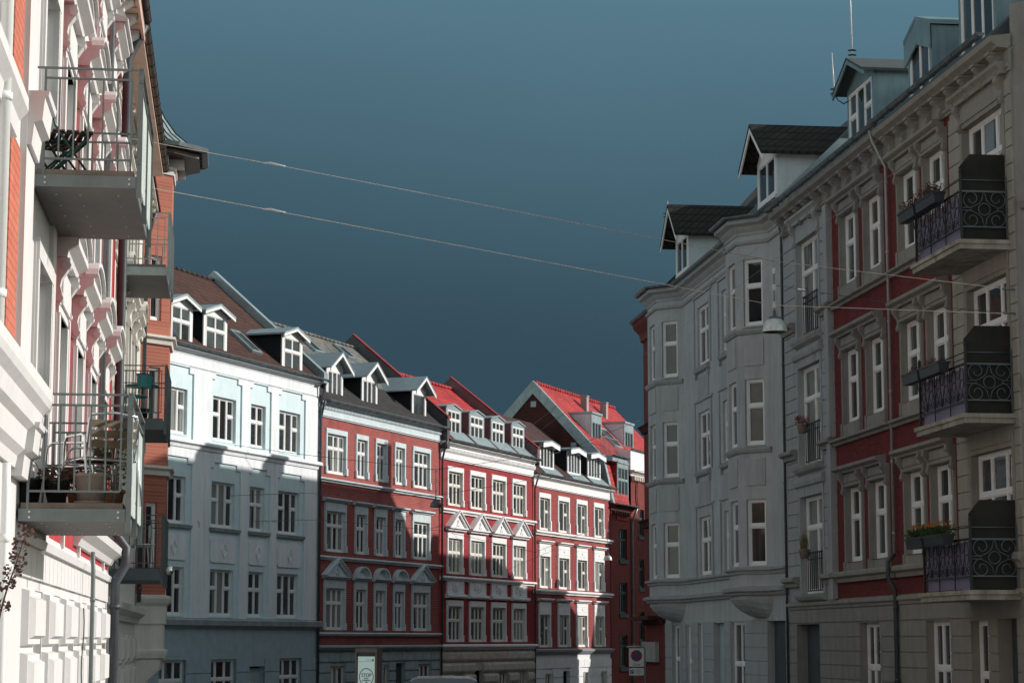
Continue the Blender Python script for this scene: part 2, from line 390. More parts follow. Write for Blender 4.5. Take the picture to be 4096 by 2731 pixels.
def ridge_tiles(H,x0,x1,y,z,m,r=.1):
    mb=MB(); n=max(2,int((x1-x0)/.42))
    for i in range(n):
        a=x0+(x1-x0)*i/n; b=x0+(x1-x0)*(i+1)/n+.03
        mb.tube([(a,y,z),(b,y,z)],[r,r*.86],8)
    return H.part(mb,'ridge_tiles',M[m])
def rusticate(mb,x0,x1,z0,z1,h,ops,y=-.04,groove=.03,m=0,offset=True,bl=None):
    # bands of blocks standing proud, broken by openings
    n=max(1,round((z1-z0)/h)); h=(z1-z0)/n
    for k in range(n):
        a=z0+k*h+groove/2; b=z0+(k+1)*h-groove/2; cuts=[(x0,x1)]
        for o in ops:
            if o[2]<b and o[3]>a:
                nc=[]
                for c in cuts:
                    if o[1]<=c[0] or o[0]>=c[1]: nc.append(c)
                    else:
                        if o[0]-c[0]>.05: nc.append((c[0],o[0]))
                        if c[1]-o[1]>.05: nc.append((o[1],c[1]))
                cuts=nc
        for c in cuts:
            if bl:
                q=max(1,round((c[1]-c[0])/bl)); w=(c[1]-c[0])/q
                for i in range(q): mb.box(c[0]+i*w+groove*.35*(i>0),c[0]+(i+1)*w-groove*.35*(i<q-1),y,.004,a,b,m)
            else: mb.box(c[0],c[1],y,.004,a,b,m)

# ---------------------------------------------------------------- pale blue and white house
def build_blue():
    H=House('apartment_house',J0,J1,-1.6,'white rendered house with light blue window recesses and a brown tiled roof','house','houses in the far row')
    zg=13.42; zs=10.27; zl=4.03
    top=H.cols(zD,[(50,205),(427,567),(708,787),(918,1043)],1150,.17,0.)
    spans=top; Wd=[(c[0],c[1]) for c in spans]
    Wd=[(-.9,.65)]+Wd
    z3=(10.42,12.02); z2=(7.32,8.95); z1=(4.16,5.82); z0=(.95,2.64)
    ops=[]
    for a,b in Wd:
        for z in (z3,z2,z1): ops.append((a,b)+z)
    gw=[(Wd[0][0],Wd[0][1]),H.cols(zE,[(20,175)],1500,.17)[0],H.cols(zE,[(392,535)],1500,.17)[0],H.cols(zE,[(880,1003)],1500,.17)[0]]
    door=(H.x(zE(658,1500)),H.x(zE(770,1500)))
    gops=[(a,b)+z0 for a,b in gw]+[(door[0],door[1],-.05,2.36)]
    mb=MB(); wallgrid(mb,0,H.L,zl,zg,ops,0,.16,0,0); H.part(mb,'recessed_wall',M['plaster_pale_blue'])
    mb=MB(); wallgrid(mb,0,H.L,-1.5,zl,gops,-.055,.22,0,0); H.part(mb,'ground_floor_wall',M['plaster_blue_base'])
    # white front layer with tall recess openings
    fr=[]; st=MB()
    for a,b in Wd:
        ra,rb=a-.20,b+.36
        for zt,zb in ((z3[1]+.78,zs),(z2[1]+.68,zl+.05)):
            fr.append((ra,rb,zb,zt))
            for q,w in ((ra,.30),(rb-.30,.30)): st.box(q,q+w,-.055,.003,zt-.20,zt)
    mb=MB(); wallgrid(mb,0,H.L,zl+.05,zg-.62,fr,-.06,.062,0,1)
    for f in st.f: mb.face([st.v[i] for i in f],0)
    # recess outlines: thin moulding round each recess head
    H.part(mb,'render_face',[M['plaster_white'],M['plaster_pale_blue']])
    mb=MB().profx(-.0,H.L,CROWN(zg-.62,.10,.05)); mb.box(0,H.L,-.035,.003,zg-.52,zg-.16)
    mb.profx(-.02,H.L+.02,CROWN(zg-.17,.24,.26)); H.part(mb,'cornice',M['plaster_white'])
    mb=MB().profx(-.02,H.L+.05,STRING(zs-.30,.30,.22)); H.part(mb,'string_course',M['plaster_white'])
    mb=MB().profx(-.02,H.L+.16,[(0,zl-.30),(-.12,zl-.30),(-.14,zl-.24),(-.24,zl-.20),(-.26,zl-.02),(0,zl+.06)]); H.part(mb,'ledge',M['stone_ledge'])
    for i,(a,b) in enumerate(Wd):
        wide=i!=3
        for z in (z3,z2,z1):
            o=H.win(a,b,z[0],z[1],(1.35,1.25,1) if wide else (1.35,1),.40,(1,0,1) if wide else None,y=.15)
            mb=MB()
            if z is z2: mb.profx(a-.24,b+.34,[(0,z[0]-.17),(-.10,z[0]-.15),(-.13,z[0]-.04),(0,z[0]-.01)])
            else: mb.box(a,b,-.02,.12,z[0]-.04,z[0]-.001)
            H.part(mb,'sill',M['stone_ledge'] if z is z2 else M['plaster_pale_blue'],o)
        # lozenge panel under middle window
        mb=MB(); pa,pb,qa,qb=a-.05,b+.10,6.06,6.95; c=.08
        mb.profy(-.045,.003,[(pa+c,qa),(pb-c,qa),(pb,qa+c),(pb,qb-c),(pb-c,qb),(pa+c,qb),(pa,qb-c),(pa,qa+c)])
        xc=(pa+pb)/2+.03; zc=(qa+qb)/2
        for (dx0,dz0,dx1,dz1) in ((-.2,.02,0,.27),(0,.27,.2,-.0),(.2,-.02,0,-.27),(0,-.27,-.2,0)):
            l=math.hypot(dx1-dx0,dz1-dz0); ux,uz=(dx1-dx0)/l,(dz1-dz0)/l; w=.022
            mb.profy(-.075,-.04,[(xc+dx0+uz*w,zc+dz0-ux*w),(xc+dx1+uz*w-ux*.01,zc+dz1-ux*w-uz*.01),(xc+dx1-uz*w-ux*.01,zc+dz1+ux*w-uz*.01),(xc+dx0-uz*w,zc+dz0+ux*w)])
        H.part(mb,'lozenge_panel',M['plaster_white'])
    for a,b in gw: H.win(a,b,z0[0],z0[1],(1,1.25,1),.42,y=.12)
    mb=MB(); rusticate(mb,0,H.L,-1.5,2.68,.52,[(g[0],g[1],g[2],g[3]) for g in gops],-.085,.035)
    H.part(mb,'rustication',M['plaster_blue_base'])
    mb=MB(); mb.box(door[0],door[1],.10,.15,-.05,2.3); mb.box(door[0]+.1,door[1]-.1,.085,.10,1.2,2.1); d=H.part(mb,'door',M['base_slate'])
    mb=MB().box(door[0]+.1,door[0]+.38,-.092,-.086,1.45,1.85); mb=MB().box(door[0]+.02,door[0]+.40,.07,.085,1.36,1.78); pl=H.part(mb,'number_plate',M['trim_white'],d)
    text(H,'18',door[0]+.21,.067,1.44,.30,M['pipe_dark'],d,'house_number')
    # chipped plaster patch
    mb=MB(); x,z=H.px(zE(302,436)); mb.profy(-.0645,-.06,[(x-.05,z+.1),(x-.13,z+.13),(x-.12,z+.04),(x-.06,z-.02),(x-.05,z-.12),(x+.05,z-.12),(x+.08,z+.02),(x+.03,z+.1)]); H.part(mb,'bare_patch',M['base_stone'])
    H.body(zg,9.3,'brick_dark'); ye,ze=-.28,zg+.02; yr,zr=4.65,17.75
    H.roof(ye,ze,yr,zr,'tile_brown','wall_grey_dark')
    ridge_tiles(H,0,H.L-.1,yr,zr+.03,'felt_roof',.09)
    H.gutter(0,H.L+.22,-.34,zg+.12,.085)
    # zinc verge parapet at right end
    s=(zr-ze)/(yr-ye); mb=MB(); mb.profx(H.L-.28,H.L+.06,[(ye-.1,ze-.05),(ye-.1,ze+.34),(yr,zr+.42),(2*yr-ye,ze+.3),(2*yr-ye,ze)]); H.part(mb,'verge',M['zinc'])
    for xx,w in ((3.0,.5),(5.6,.22)): H.part(MB().box(xx,xx+w,yr-.5,yr-.2,zr-.6,zr+.10),'roof_vent',M['zinc_dark'])
    for (xa,xb,zb,zt,yf) in ((97,268,612,275,.05),(350,522,682,370,.05),(930,1078,830,543,.05)):
        x0=H.x(zD(xa,(zb+zt)/2),yf); x1=H.x(zD(xb,(zb+zt)/2),yf); b=H.z(zD(xa,zb-8),yf); t=H.z(zD(xa,zt-22 if xa<900 else zt-20),yf)
        H.dormer(x0,x1,13.55,15.0,yf,(15.2-ze)/s+ye+.2,'gable',.26,.26,.28,'felt_black','zinc','white_paint',(1,1),.42,ww=.16,wtop=.10,wbot=.08,fascia=.10,gl='glass_mid')
    # roof window
    xa=H.roofpt(zD(525,500),ye,ze+.06,s); xb=H.roofpt(zD(690,670),ye,ze+.06,s)
    skylight(H,xa[0]+.15,xa[0]+1.0,xb[1]+.1,xa[1],ye,ze+.06,s)
    H.pipe([(H.L+.02,-.34,zg+.05),(H.L-.02,-.25,zg-.35),(H.L-.04,-.13,zg-.75),(H.L-.04,-.13,-1.4)],.05,'pipe_dark')
    return H
def roofpt(s,p,ye,ze,m):
    q=s.r(p); t=(m*(s.o[1]-ye)-s.o[2]+ze)/(q[2]-m*q[1]); return tuple(s.o[i]+t*q[i] for i in range(3))
House.roofpt=roofpt
def skylight(H,x0,x1,y0,y1,ye,ze,m):
    k=1/math.hypot(1,m); nz=(-m*k,k)      # normal in (y,z)
    def P(x,y,h): return (x,y+nz[0]*h,ze+(y-ye)*m+nz[1]*h)
    mb=MB(); w=.09
    def slab(xa,xb,ya,yb,h0,h1,mi):
        a=[P(xa,ya,h0),P(xb,ya,h0),P(xb,yb,h0),P(xa,yb,h0)]; b=[P(xa,ya,h1),P(xb,ya,h1),P(xb,yb,h1),P(xa,yb,h1)]; mb._prism(a,b,mi)
    slab(x0,x0+w,y0,y1,-.02,.11,0); slab(x1-w,x1,y0,y1,-.02,.11,0); slab(x0+w,x1-w,y0,y0+w,-.02,.10,0); slab(x0+w,x1-w,y1-w,y1,-.02,.12,0)
    slab(x0+w,x1-w,y0+w,y1-w,-.02,.06,1)
    return H.part(mb,'roof_window',[M['zinc'],M['glass_mid']])
def text(H,body,x,y,z,size,m,parent,name,align='CENTER'):
    cu=bpy.data.curves.new(name,'FONT'); cu.body=body; cu.size=size; cu.align_x=align; cu.extrude=.004; cu.materials.append(m)
    o=bpy.data.objects.new(name,cu); COL.objects.link(o); o.location=(x,y,z); o.rotation_euler=(R(90),0,0)
    # convert to mesh without operators
    dg=bpy.context.evaluated_depsgraph_get(); me=bpy.data.meshes.new_from_object(o.evaluated_get(dg)); bpy.data.objects.remove(o)
    me.transform(__import__('mathutils').Matrix.Translation((x,y,z))@__import__('mathutils').Matrix.Rotation(R(90),4,'X'))
    if not me.materials: me.materials.append(m)
    q=bpy.data.objects.new(name,me); COL.objects.link(q); q.parent=parent; return q

def hood_flat(H,o,x0,x1,z,h=.16,p=.2,m='trim_bluegrey'):
    return H.part(MB().profx(x0,x1,[(0,z),(-p*.5,z),(-p*.6,z+h*.35),(-p,z+h*.5),(-p,z+h*.85),(0,z+h)]),'hood',M[m],o)
def hood_tri(H,o,x0,x1,z,hb=.14,ht=.62,p=.22,m='trim_bluegrey',deco=True):
    xc=(x0+x1)/2; mb=MB(); mb.profx(x0,x1,[(0,z),(-p*.6,z),(-p*.7,z+hb*.5),(-p,z+hb*.6),(-p,z+hb),(0,z+hb)])
    w=.15; sl=ht/(xc-x0)
    mb.profy(-p,.004,[(x0-.02,z+hb+.002),(x0+w*1.1,z+hb+.002),(xc,z+hb+ht-w*.9),(xc,z+hb+ht)]); mb.profy(-p,.004,[(xc,z+hb+ht),(xc,z+hb+ht-w*.9),(x1-w*1.1,z+hb+.002),(x1+.02,z+hb+.002)])
    mb.profy(-p*1.25,.0,[(x0-.06,z+hb+.01),(x0-.02,z+hb+.004),(xc,z+hb+ht+.001),(xc,z+hb+ht+.06)]); mb.profy(-p*1.25,.0,[(xc,z+hb+ht+.06),(xc,z+hb+ht+.001),(x1+.02,z+hb+.004),(x1+.06,z+hb+.01)])
    mb.profy(-p*.62,.003,[(x0+w,z+hb),(x1-w,z+hb),(xc,z+hb+ht-w)])
    if deco:
        for dx,dz,r in ((0,.16,.08),(-.11,.09,.06),(.11,.09,.06),(0,.30,.05)): mb.lathe([(r,0),(r*.8,.04),(.01,.06)],(xc+dx,0,z+hb+dz),8) if False else mb.profy(-p*.62-.05,-p*.6,[(xc+dx+r*math.cos(k*math.pi/4),z+hb+dz+r*math.sin(k*math.pi/4)) for k in range(8)])
    return H.part(mb,'pediment',M[m],o)
def hood_arc(H,o,x0,x1,z,hb=.14,ht=.48,p=.22,m='trim_bluegrey'):
    xc=(x0+x1)/2; r=(x1-x0)/2-.05; mb=MB(); mb.profx(x0-.04,x1+.04,[(0,z),(-p*.6,z),(-p*.7,z+hb*.5),(-p,z+hb*.6),(-p,z+hb),(0,z+hb)])
    n=14; k=ht/r
    def arc(a,rr,y): return [(xc+rr*math.cos(math.pi*i/n),z+hb+rr*k*math.sin(math.pi*i/n)) for i in range(n+1)]
    for r0,r1,pp in ((r*.70,r*.86,p*.75),(r*.86,r,p)):
        A=arc(0,r0,0);B=arc(0,r1,0)
        for i in range(n): mb.profy(-pp,.004,[A[i],B[i],B[i+1],A[i+1]])
    mb.profy(-.06,.003,arc(0,r*.7,0)); 
    return H.part(mb,'arched_hood',M[m],o)
# ---------------------------------------------------------------- red house with grey blue trim
def build_red_a():
    H=House('brick_house',J1,J2,-1.75,'red brick house with blue grey trim, arched and pointed hoods and a grey slate roof','house','houses in the far row')
    zg=12.88; x5=[H.cols(zF,[p],y,-.06)[0] for p,y in (((230,400),1180),((480,578),1230),((643,738),1260),((803,890),1290),((955,1098),1330))]
    x5=[(a,b-.15) for a,b in x5]
    Z3=(10.07,11.66); Z2=(6.98,8.62); Z1=(3.92,5.58)
    z2t=H.z(zG(222,185),.12); z2b=H.z(zG(225,512),.12); z1t=H.z(zG(217,803),.12); z1b=H.z(zG(217,1140),.12)
    Z2=(z2b,z2t); Z1=(z1b,z1t)
    ops=[(a,b)+z for a,b in x5 for z in (Z3,Z2,Z1)]
    mb=MB(); wallgrid(mb,0,H.L,3.1,zg,ops,0,.15,0,1); H.part(mb,'brick_wall',[M['brick_red_a'],M['trim_bluegrey']])
    for i,(a,b) in enumerate(x5):
        wide=i in (0,4); cl=(1.5,1,1) if wide else (1.45,1)
        for k,zz in enumerate((Z3,Z2,Z1)):
            o=H.win(a,b,zz[0],zz[1],cl,.36,y=.095)
            H.surround(o,a,b,zz[0],zz[1],.12 if wide else .11,.20 if k==0 else .34,.06,'trim_bluegrey',foot=.28)
            if k==1: hood_flat(H,o,a-.30,b+.30,zz[1]+.36,.17,.22)
            if k==2:
                if wide: hood_tri(H,o,a-.30,b+.30,zz[1]+.36,.13,.66)
                else: hood_arc(H,o,a-.24,b+.24,zz[1]+.36,.13,.44)
    # frieze, dentils
    mb=MB(); mb.box(-.0,H.L+.02,-.05,.004,12.27,12.72); mb.profx(-.0,H.L+.02,CROWN(12.27,.07,.09)); mb.profx(0,H.L+.04,CROWN(12.70,.16,.2)); H.part(mb,'frieze',M['trim_bluegrey'])
    mb=MB(); n=int(H.L/.14)
    for i in range(n): mb.box(.03+i*H.L/n,.10+i*H.L/n,-.12,-.03,12.60,12.70)
    H.part(mb,'dentil_frieze',M['trim_bluegrey'])
    for z,h,p in ((9.86,.16,.16),(6.78,.16,.16),(3.77,.14,.15)):
        H.part(MB().profx(-.0,H.L+.06,STRING(z-h,h,p)),'string_course',M['trim_bluegrey'])
    H.part(MB().profx(0,H.L+.1,STRING(3.06,.2,.22)),'ledge',M['base_slate'])
    gz=(.75,2.45); gw=[]
    for a,b in ((212,340),(640,690),(922,1028)): gw.append((H.x(zG(a,1480),.12),H.x(zG(b,1480),.12)))
    gw.insert(1,(H.x(zG(420,1480),.12),H.x(zG(490,1480),.12)))
    dr=(H.x(zG(760,1480)),H.x(zG(838,1480)))
    gops=[(a,b)+gz for a,b in gw]+[(dr[0],dr[1],-.6,2.5)]
    mb=MB(); wallgrid(mb,0,H.L,-1.6,3.1,gops,-.0,.2,0,0); rusticate(mb,0,H.L,-1.5,3.0,.42,gops,-.06,.06,0,bl=1.1); H.part(mb,'ground_floor_wall',M['base_slate'])
    for a,b in gw: H.win(a,b,gz[0],gz[1],(1,1,1) if b-a>1.2 else (1,1),.5,y=.14,fr='cream_paint')
    mb=MB().box(dr[0],dr[1],.14,.19,-.6,2.5); mb.box(dr[0]+.1,dr[1]-.1,.12,.14,1.0,1.9); H.part(mb,'door',M['zinc_dark'])
    H.body(zg,8.6,'brick_dark'); ye,ze=-.22,zg+.0; yr,zr=4.3,16.75
    H.roof(ye,ze,yr,zr,'slate_grey','wall_grey_dark'); s=(zr-ze-.06)/(yr-ye)
    # lower skirt of roofing felt with slate pattern fading
    q=1.7; mb=MB().profx(0,H.L,[(ye-.01,ze+.09),(ye+q,ze+.085+s*q),(ye+q,ze+.04+s*q),(ye-.01,ze+.03)]); H.part(mb,'felt_skirt',M['felt_roof'])
    ridge_tiles(H,0,H.L-.2,yr,zr+.03,'slate_grey',.09)
    H.gutter(.25,H.L+.25,-.30,zg+.06,.11)
    for (xa,xb,zb,zt,k) in ((213,350,705,445,.78),(510,638,790,505,.78),(930,1046,900,640,.78)):
        x0=H.x(zF(xa,(zb+zt)/2),.3); x1=H.x(zF(xb,(zb+zt)/2),.3)
        H.dormer(x0,x1,13.12,14.50,.3,(15.0-ze)/s+ye+.3,'gable',.50,.34,.42,'felt_black','zinc','old_white' if False else 'trim_white',(1,1,1) if xa<900 else (1,),0 ,ww=.11,wtop=.22,wbot=.04,bargeboards=.13,thick=.05,gl='glass_mid')
    for px0,px1 in (((285,285),(440,385)),((0,225),(110,318))):
        a=H.roofpt(zF(*px0),ye,ze+.06,s); b=H.roofpt(zF(*px1),ye,ze+.06,s)
        xx=max(.6,a[0]); skylight(H,xx,xx+.9,min(a[1],b[1])-.1,max(a[1],b[1])+.1,ye,ze+.06,s)
    H.pipe([(.03,-.3,zg),(.05,-.2,zg-.3),(.06,-.1,zg-.7),(.06,-.1,-1.6)],.05)
    return H
# ---------------------------------------------------------------- red painted house with white trim
def face_panel(H,o,x0,x1,z0,z1,m):
    mb=MB(); mb.box(x0,x1,-.05,.003,z0,z1); xc=(x0+x1)/2; zc=(z0+z1)/2; w=.07
    for q in ((x0,x1,z0,z0+w),(x0,x1,z1-w,z1),(x0,x0+w,z0+w,z1-w),(x1-w,x1,z0+w,z1-w)): mb.box(q[0],q[1],-.075,-.04,q[2],q[3])
    def blob(dx,dz,rx,rz,p): mb.profy(-.05-p,-.045,[(xc+dx+rx*math.cos(k*math.pi/5),zc+dz+rz*math.sin(k*math.pi/5)) for k in range(10)])
    blob(0,-.02,.13,.20,.07); blob(0,-.05,.035,.07,.12); blob(-.06,.05,.04,.025,.09); blob(.06,.05,.04,.025,.09); blob(0,-.15,.06,.02,.09)
    for s in (-1,1):
        for dx,dz,rx,rz in ((.20,.12,.09,.07),(.31,.05,.08,.08),(.26,-.08,.08,.06),(.38,.16,.06,.05),(.40,-.06,.05,.05),(.17,-.2,.07,.04)): blob(s*dx,dz,rx,rz,.05)
    return H.part(mb,'relief_panel',M[m],o)
def build_red_b():
    H=House('brick_house',J2,J3,-1.95,'red painted brick house with white trim, four steep pediments and a red tiled roof','house','houses in the far row')
    zg=12.6; rec=.14
    cx=[H.cols(zF,[(1245,1373)],1450,-.06)[0],H.cols(zF,[(1432,1557)],1480,-.06)[0],H.cols(zH,[(52,187)],1230,-.06)[0],H.cols(zH,[(250,378)],1260,-.06)[0]]
    cx=[(a,b-.15) for a,b in cx]
    def zz(c,p,t,b): return (H.z(c(p,b),rec),H.z(c(p,t),rec))
    Z3=zz(zF,1247,1328,1600); Z3=(9.72,Z3[1]); Z2=zz(zG,1197,405,690); Z1=zz(zG,1199,948,1236)
    ops=[(a,b)+z for a,b in cx for z in (Z3,Z2,Z1)]
    mb=MB(); wallgrid(mb,0,H.L,3.3,zg,ops,0,.17,0,1); H.part(mb,'brick_wall',[M['brick_red_b'],M['trim_white']])
    for a,b in cx:
        for k,z in enumerate((Z3,Z2,Z1)):
            o=H.win(a,b,z[0],z[1],(1.6,1,1),.40,y=.10,bars=0,fr='cream_paint')
            H.surround(o,a,b,z[0],z[1],.12,.22 if k==0 else .26,.06,'trim_white',foot=.3)
            if k==1: hood_tri(H,o,a-.27,b+.27,z[1]+.34,.16,.72,.26,'trim_white')
            if k==2:
                face_panel(H,o,a-.17,b+.17,z[1]+.56,z[1]+1.18,'trim_white')
                H.part(MB().profx(a-.30,b+.34,[(0,z[1]+.36),(-.14,z[1]+.36),(-.2,z[1]+.42),(-.2,z[1]+.5),(0,z[1]+.56)]),'hood',M['trim_white'],o)
    mb=MB(); mb.box(0,H.L+.0,-.06,.004,11.76,12.12); mb.profx(-.02,H.L+.03,CROWN(11.76,.08,.10)); mb.profx(-.02,H.L+.05,CROWN(12.36,.2,.3)); mb.box(0,H.L,-.09,.003,12.10,12.36); H.part(mb,'cornice',M['trim_white'])
    mb=MB(); n=int(H.L/.17)
    for i in range(n): mb.box(.04+i*H.L/n,.12+i*H.L/n,-.16,-.08,12.14,12.30)
    H.part(mb,'dentil_frieze',M['trim_white'])
    for z in (9.56,6.52): H.part(MB().profx(-.02,H.L+.07,STRING(z-.20,.20,.2)),'string_course',M['trim_white'])
    H.part(MB().profx(-.02,H.L+.1,STRING(3.24,.24,.24)),'ledge',M['trim_white'])
    # bossage base
    gz=(-.6,.95)
    gw=[(H.x(zG(1200,1530),rec),H.x(zG(1290,1530),rec)),(H.x(zG(1565,1530),rec),H.x(zG(1650,1530),rec)),(H.x(zI(70,1530),rec),H.x(zI(165,1530),rec)),(H.x(zI(268,1530),rec),H.x(zI(357,1530),rec))]
    zt=H.z(zG(1200,1492),rec); gz=(zt-1.7,zt); dr=(H.x(zG(1400,1520)),H.x(zG(1462,1520)))
    gops=[(a,b)+gz for a,b in gw]+[(dr[0],dr[1],-.8,zt+.12)]
    mb=MB(); wallgrid(mb,0,H.L,-1.6,3.3,gops,0,.2,0,0)
    k=0; z=3.2
    while z>-1.4:
        for c in [(0,H.L)]:
            cuts=[c]
            for o in gops:
                if o[2]<z and o[3]>z-.5:
                    nc=[]
                    for q in cuts:
                        if o[1]<=q[0] or o[0]>=q[1]: nc.append(q)
                        else: nc+= [r for r in ((q[0],o[0]),(o[1],q[1])) if r[1]-r[0]>.05]
                    cuts=nc
            for q in cuts: mb.profx(q[0],q[1],[(0,z-.49),(-.07,z-.46),(-.11,z-.38),(-.11,z-.15),(-.07,z-.07),(0,z-.05)])
        z-=.52
    H.part(mb,'ground_floor_wall',M['base_stone'])
    for a,b in gw: H.win(a,b,gz[0],gz[1],(1,1,1),.5,y=.15,fr='cream_paint')
    H.part(MB().box(dr[0],dr[1],.15,.2,-.8,zt+.12),'door',M['interior_dark'])
    H.body(zg,8.6,'brick_dark'); ye,ze=-.25,zg; yr,zr=4.3,16.3; s=(zr-ze-.06)/(yr-ye)
    H.roof(ye,ze,yr,zr,'tile_red','wall_mauve'); ridge_tiles(H,.3,H.L-.2,yr,zr+.04,'tile_red',.12)
    H.part(MB().profx(0,.3,[(ye-.1,ze-.4),(ye-.1,ze+.95),(yr+.1,zr+1.25),(2*yr-ye,ze+.9),(2*yr-ye,ze-.4)]),'left_gable_parapet',M['wall_grey_dark'])
    H.part(MB().profx(.02,.36,[(ye-.12,ze+.96),(yr+.1,zr+1.26),(yr+.1,zr+1.34),(ye-.12,ze+1.04)]),'parapet_coping',M['coping_red'])
    x1=H.L
    H.part(MB().profx(x1-.3,x1,[(ye-.1,ze-.1),(ye-.1,ze+.55),(yr+.1,zr+.62),(2*yr-ye,ze+.5),(2*yr-ye,ze-.1)]),'right_gable_parapet',M['wall_mauve'])
    H.part(MB().profx(x1-.32,x1+.04,[(ye-.12,ze+.56),(yr+.1,zr+.63),(yr+.1,zr+.70),(ye-.12,ze+.63)]),'parapet_coping',M['coping_red'])
    H.gutter(.2,H.L+.2,-.36,zg+.06,.09)
    for c,xa,xb,yy in ((zF,1215,1340,920),(zF,1408,1532,970),(zH,25,155,620),(zH,222,347,680)):
        x0=H.x(c(xa,yy),.3); x1_=H.x(c(xb,yy),.3)
        H.dormer(x0,x1_,12.92,14.22,.3,(14.4-ze)/s+ye+.2,'gable',.17,.05,.10,'wall_mauve','zinc','zinc',(1,1,1),.38,ww=.15,wtop=.10,wbot=.08,thick=.06,gl='glass_mid',sash='white_paint')
        H.part(MB().profx(x0-.1,x1_+.55,[(ye+.0,ze+.10),(.34,ze+.16+s*.6),(.34,ze+.1+s*.6),(ye+.0,ze+.04)]),'zinc_apron',M['zinc'])
    # white sashes on zinc dormers
    H.pipe([(.03,-.36,zg),(.02,-.2,zg-.5),(.0,-.12,zg-.9),(.0,-.12,-1.6)],.05)
    return H
# ---------------------------------------------------------------- red house on white ground floor
def build_red_c():
    H=House('brick_house',J3,J4,-2.15,'red brick house standing on a white rusticated ground floor with three wide dormers','house','houses in the far row')
    zg=12.15; rec=.14
    cx=[H.cols(zH,[p],1400,-.06)[0] for p in ((507,615),(690,797),(867,968),(1035,1130))]; cx=[(a,b-.15) for a,b in cx]
    Z3=(H.z(zH(515,1540),rec),H.z(zH(508,1230),rec)); Z2=(H.z(zI(512,650),rec),H.z(zI(508,345),rec)); Z1=(H.z(zI(518,1220),rec),H.z(zI(515,905),rec))
    ops=[(a,b)+z for a,b in cx for z in (Z3,Z2,Z1)]
    mb=MB(); wallgrid(mb,0,H.L,3.3,zg,ops,0,.17,0,1); H.part(mb,'brick_wall',[M['brick_red_c'],M['trim_white']])
    for a,b in cx:
        for k,z in enumerate((Z3,Z2,Z1)):
            o=H.win(a,b,z[0],z[1],(2.1,1),.42,(0,1),y=.10,fr='cream_paint')
            H.surround(o,a,b,z[0],z[1],.12,.24 if k==0 else .62,.06,'trim_white',foot=.5)
            if k:
                hood_flat(H,o,a-.28,b+.30,z[1]+.66,.16,.22,'trim_white')
                mb=MB(); xc=(a+b)/2
                for q in ((a-.1,xc-.12,z[1]+.18,z[1]+.19),(xc+.12,b+.1,z[1]+.18,z[1]+.19),(a-.1,xc-.12,z[1]+.46,z[1]+.47),(xc+.12,b+.1,z[1]+.46,z[1]+.47)): mb.box(q[0],q[1],-.078,-.06,q[2]-.01,q[3]+.01)
                mb.profy(-.09,-.06,[(xc+.07*math.cos(t*math.pi/4),z[1]+.33+.07*math.sin(t*math.pi/4)) for t in range(8)]); H.part(mb,'panel_ornament',M['trim_white'],o)
    mb=MB(); mb.box(0,H.L,-.06,.004,11.52,11.9); mb.profx(-.02,H.L+.04,CROWN(11.50,.09,.10)); mb.profx(-.02,H.L+.06,CROWN(11.86,.24,.3)); H.part(mb,'cornice',M['trim_white'])
    for z in (9.34,6.40): H.part(MB().profx(-.02,H.L+.07,STRING(z-.22,.22,.22)),'string_course',M['trim_white'])
    H.part(MB().profx(-.02,H.L+.14,[(0,3.14),(-.08,3.16),(-.22,3.30),(-.24,3.38),(0,3.44)]),'ledge',M['stone_ledge'])
    gz=(-.2,1.45); gw=[(H.x(zI(a,1520),rec),H.x(zI(b,1520),rec)) for a,b in ((523,600),(888,957),(1060,1122))]; dr=(H.x(zI(720,1520)),H.x(zI(785,1520)))
    zt=H.z(zI(888,1462),rec); gz=(zt-1.7,zt); gops=[(a,b)+gz for a,b in gw]+[(dr[0],dr[1],-1.,zt+.1)]
    mb=MB(); wallgrid(mb,0,H.L,-1.8,3.3,gops,0,.2,0,0); rusticate(mb,0,H.L,-1.7,2.9,.46,gops,-.06,.04,bl=1.6); H.part(mb,'ground_floor_wall',M['base_white'])
    for a,b in gw: H.win(a,b,gz[0],gz[1],(1,1,1),.5,y=.15,fr='cream_paint')
    H.part(MB().box(dr[0],dr[1],.15,.2,-1.,zt+.1),'door',M['interior_dark'])
    H.body(zg,8.6,'brick_dark'); ye,ze=-.25,zg; yr,zr=4.3,15.9; s=(zr-ze-.06)/(yr-ye)
    H.roof(ye,ze,yr,zr,'slate_brown','wall_mauve')
    H.gutter(.2,H.L+.2,-.36,zg+.05,.09)
    for xa,xb,yy in ((497,632,850),(765,890,900),(960,1082,950)):
        x0=H.x(zH(xa,yy),.2); x1_=H.x(zH(xb,yy),.2)
        H.dormer(x0,x1_,12.52,13.80,.2,(14.0-ze)/s+ye+.2,'gable',.14,.20,.34,'felt_black','zinc','trim_white',(1,1,1,1),0,ww=.10,wtop=.07,wbot=.06,thick=.07,fascia=.22,gl='glass_mid')
        H.part(MB().profx(x0-.1,x1_+.5,[(ye+.0,ze+.10),(.26,ze+.14+s*.5),(.26,ze+.09+s*.5),(ye+.0,ze+.04)]),'zinc_apron',M['zinc'])
    H.pipe([(.03,-.36,zg),(.02,-.2,zg-.4),(.0,-.1,zg-.8),(.0,-.1,-1.7)],.045,'pipe_dark')
    return H
HB=build_blue(); HRA=build_red_a(); HRB=build_red_b(); HRC=build_red_c()
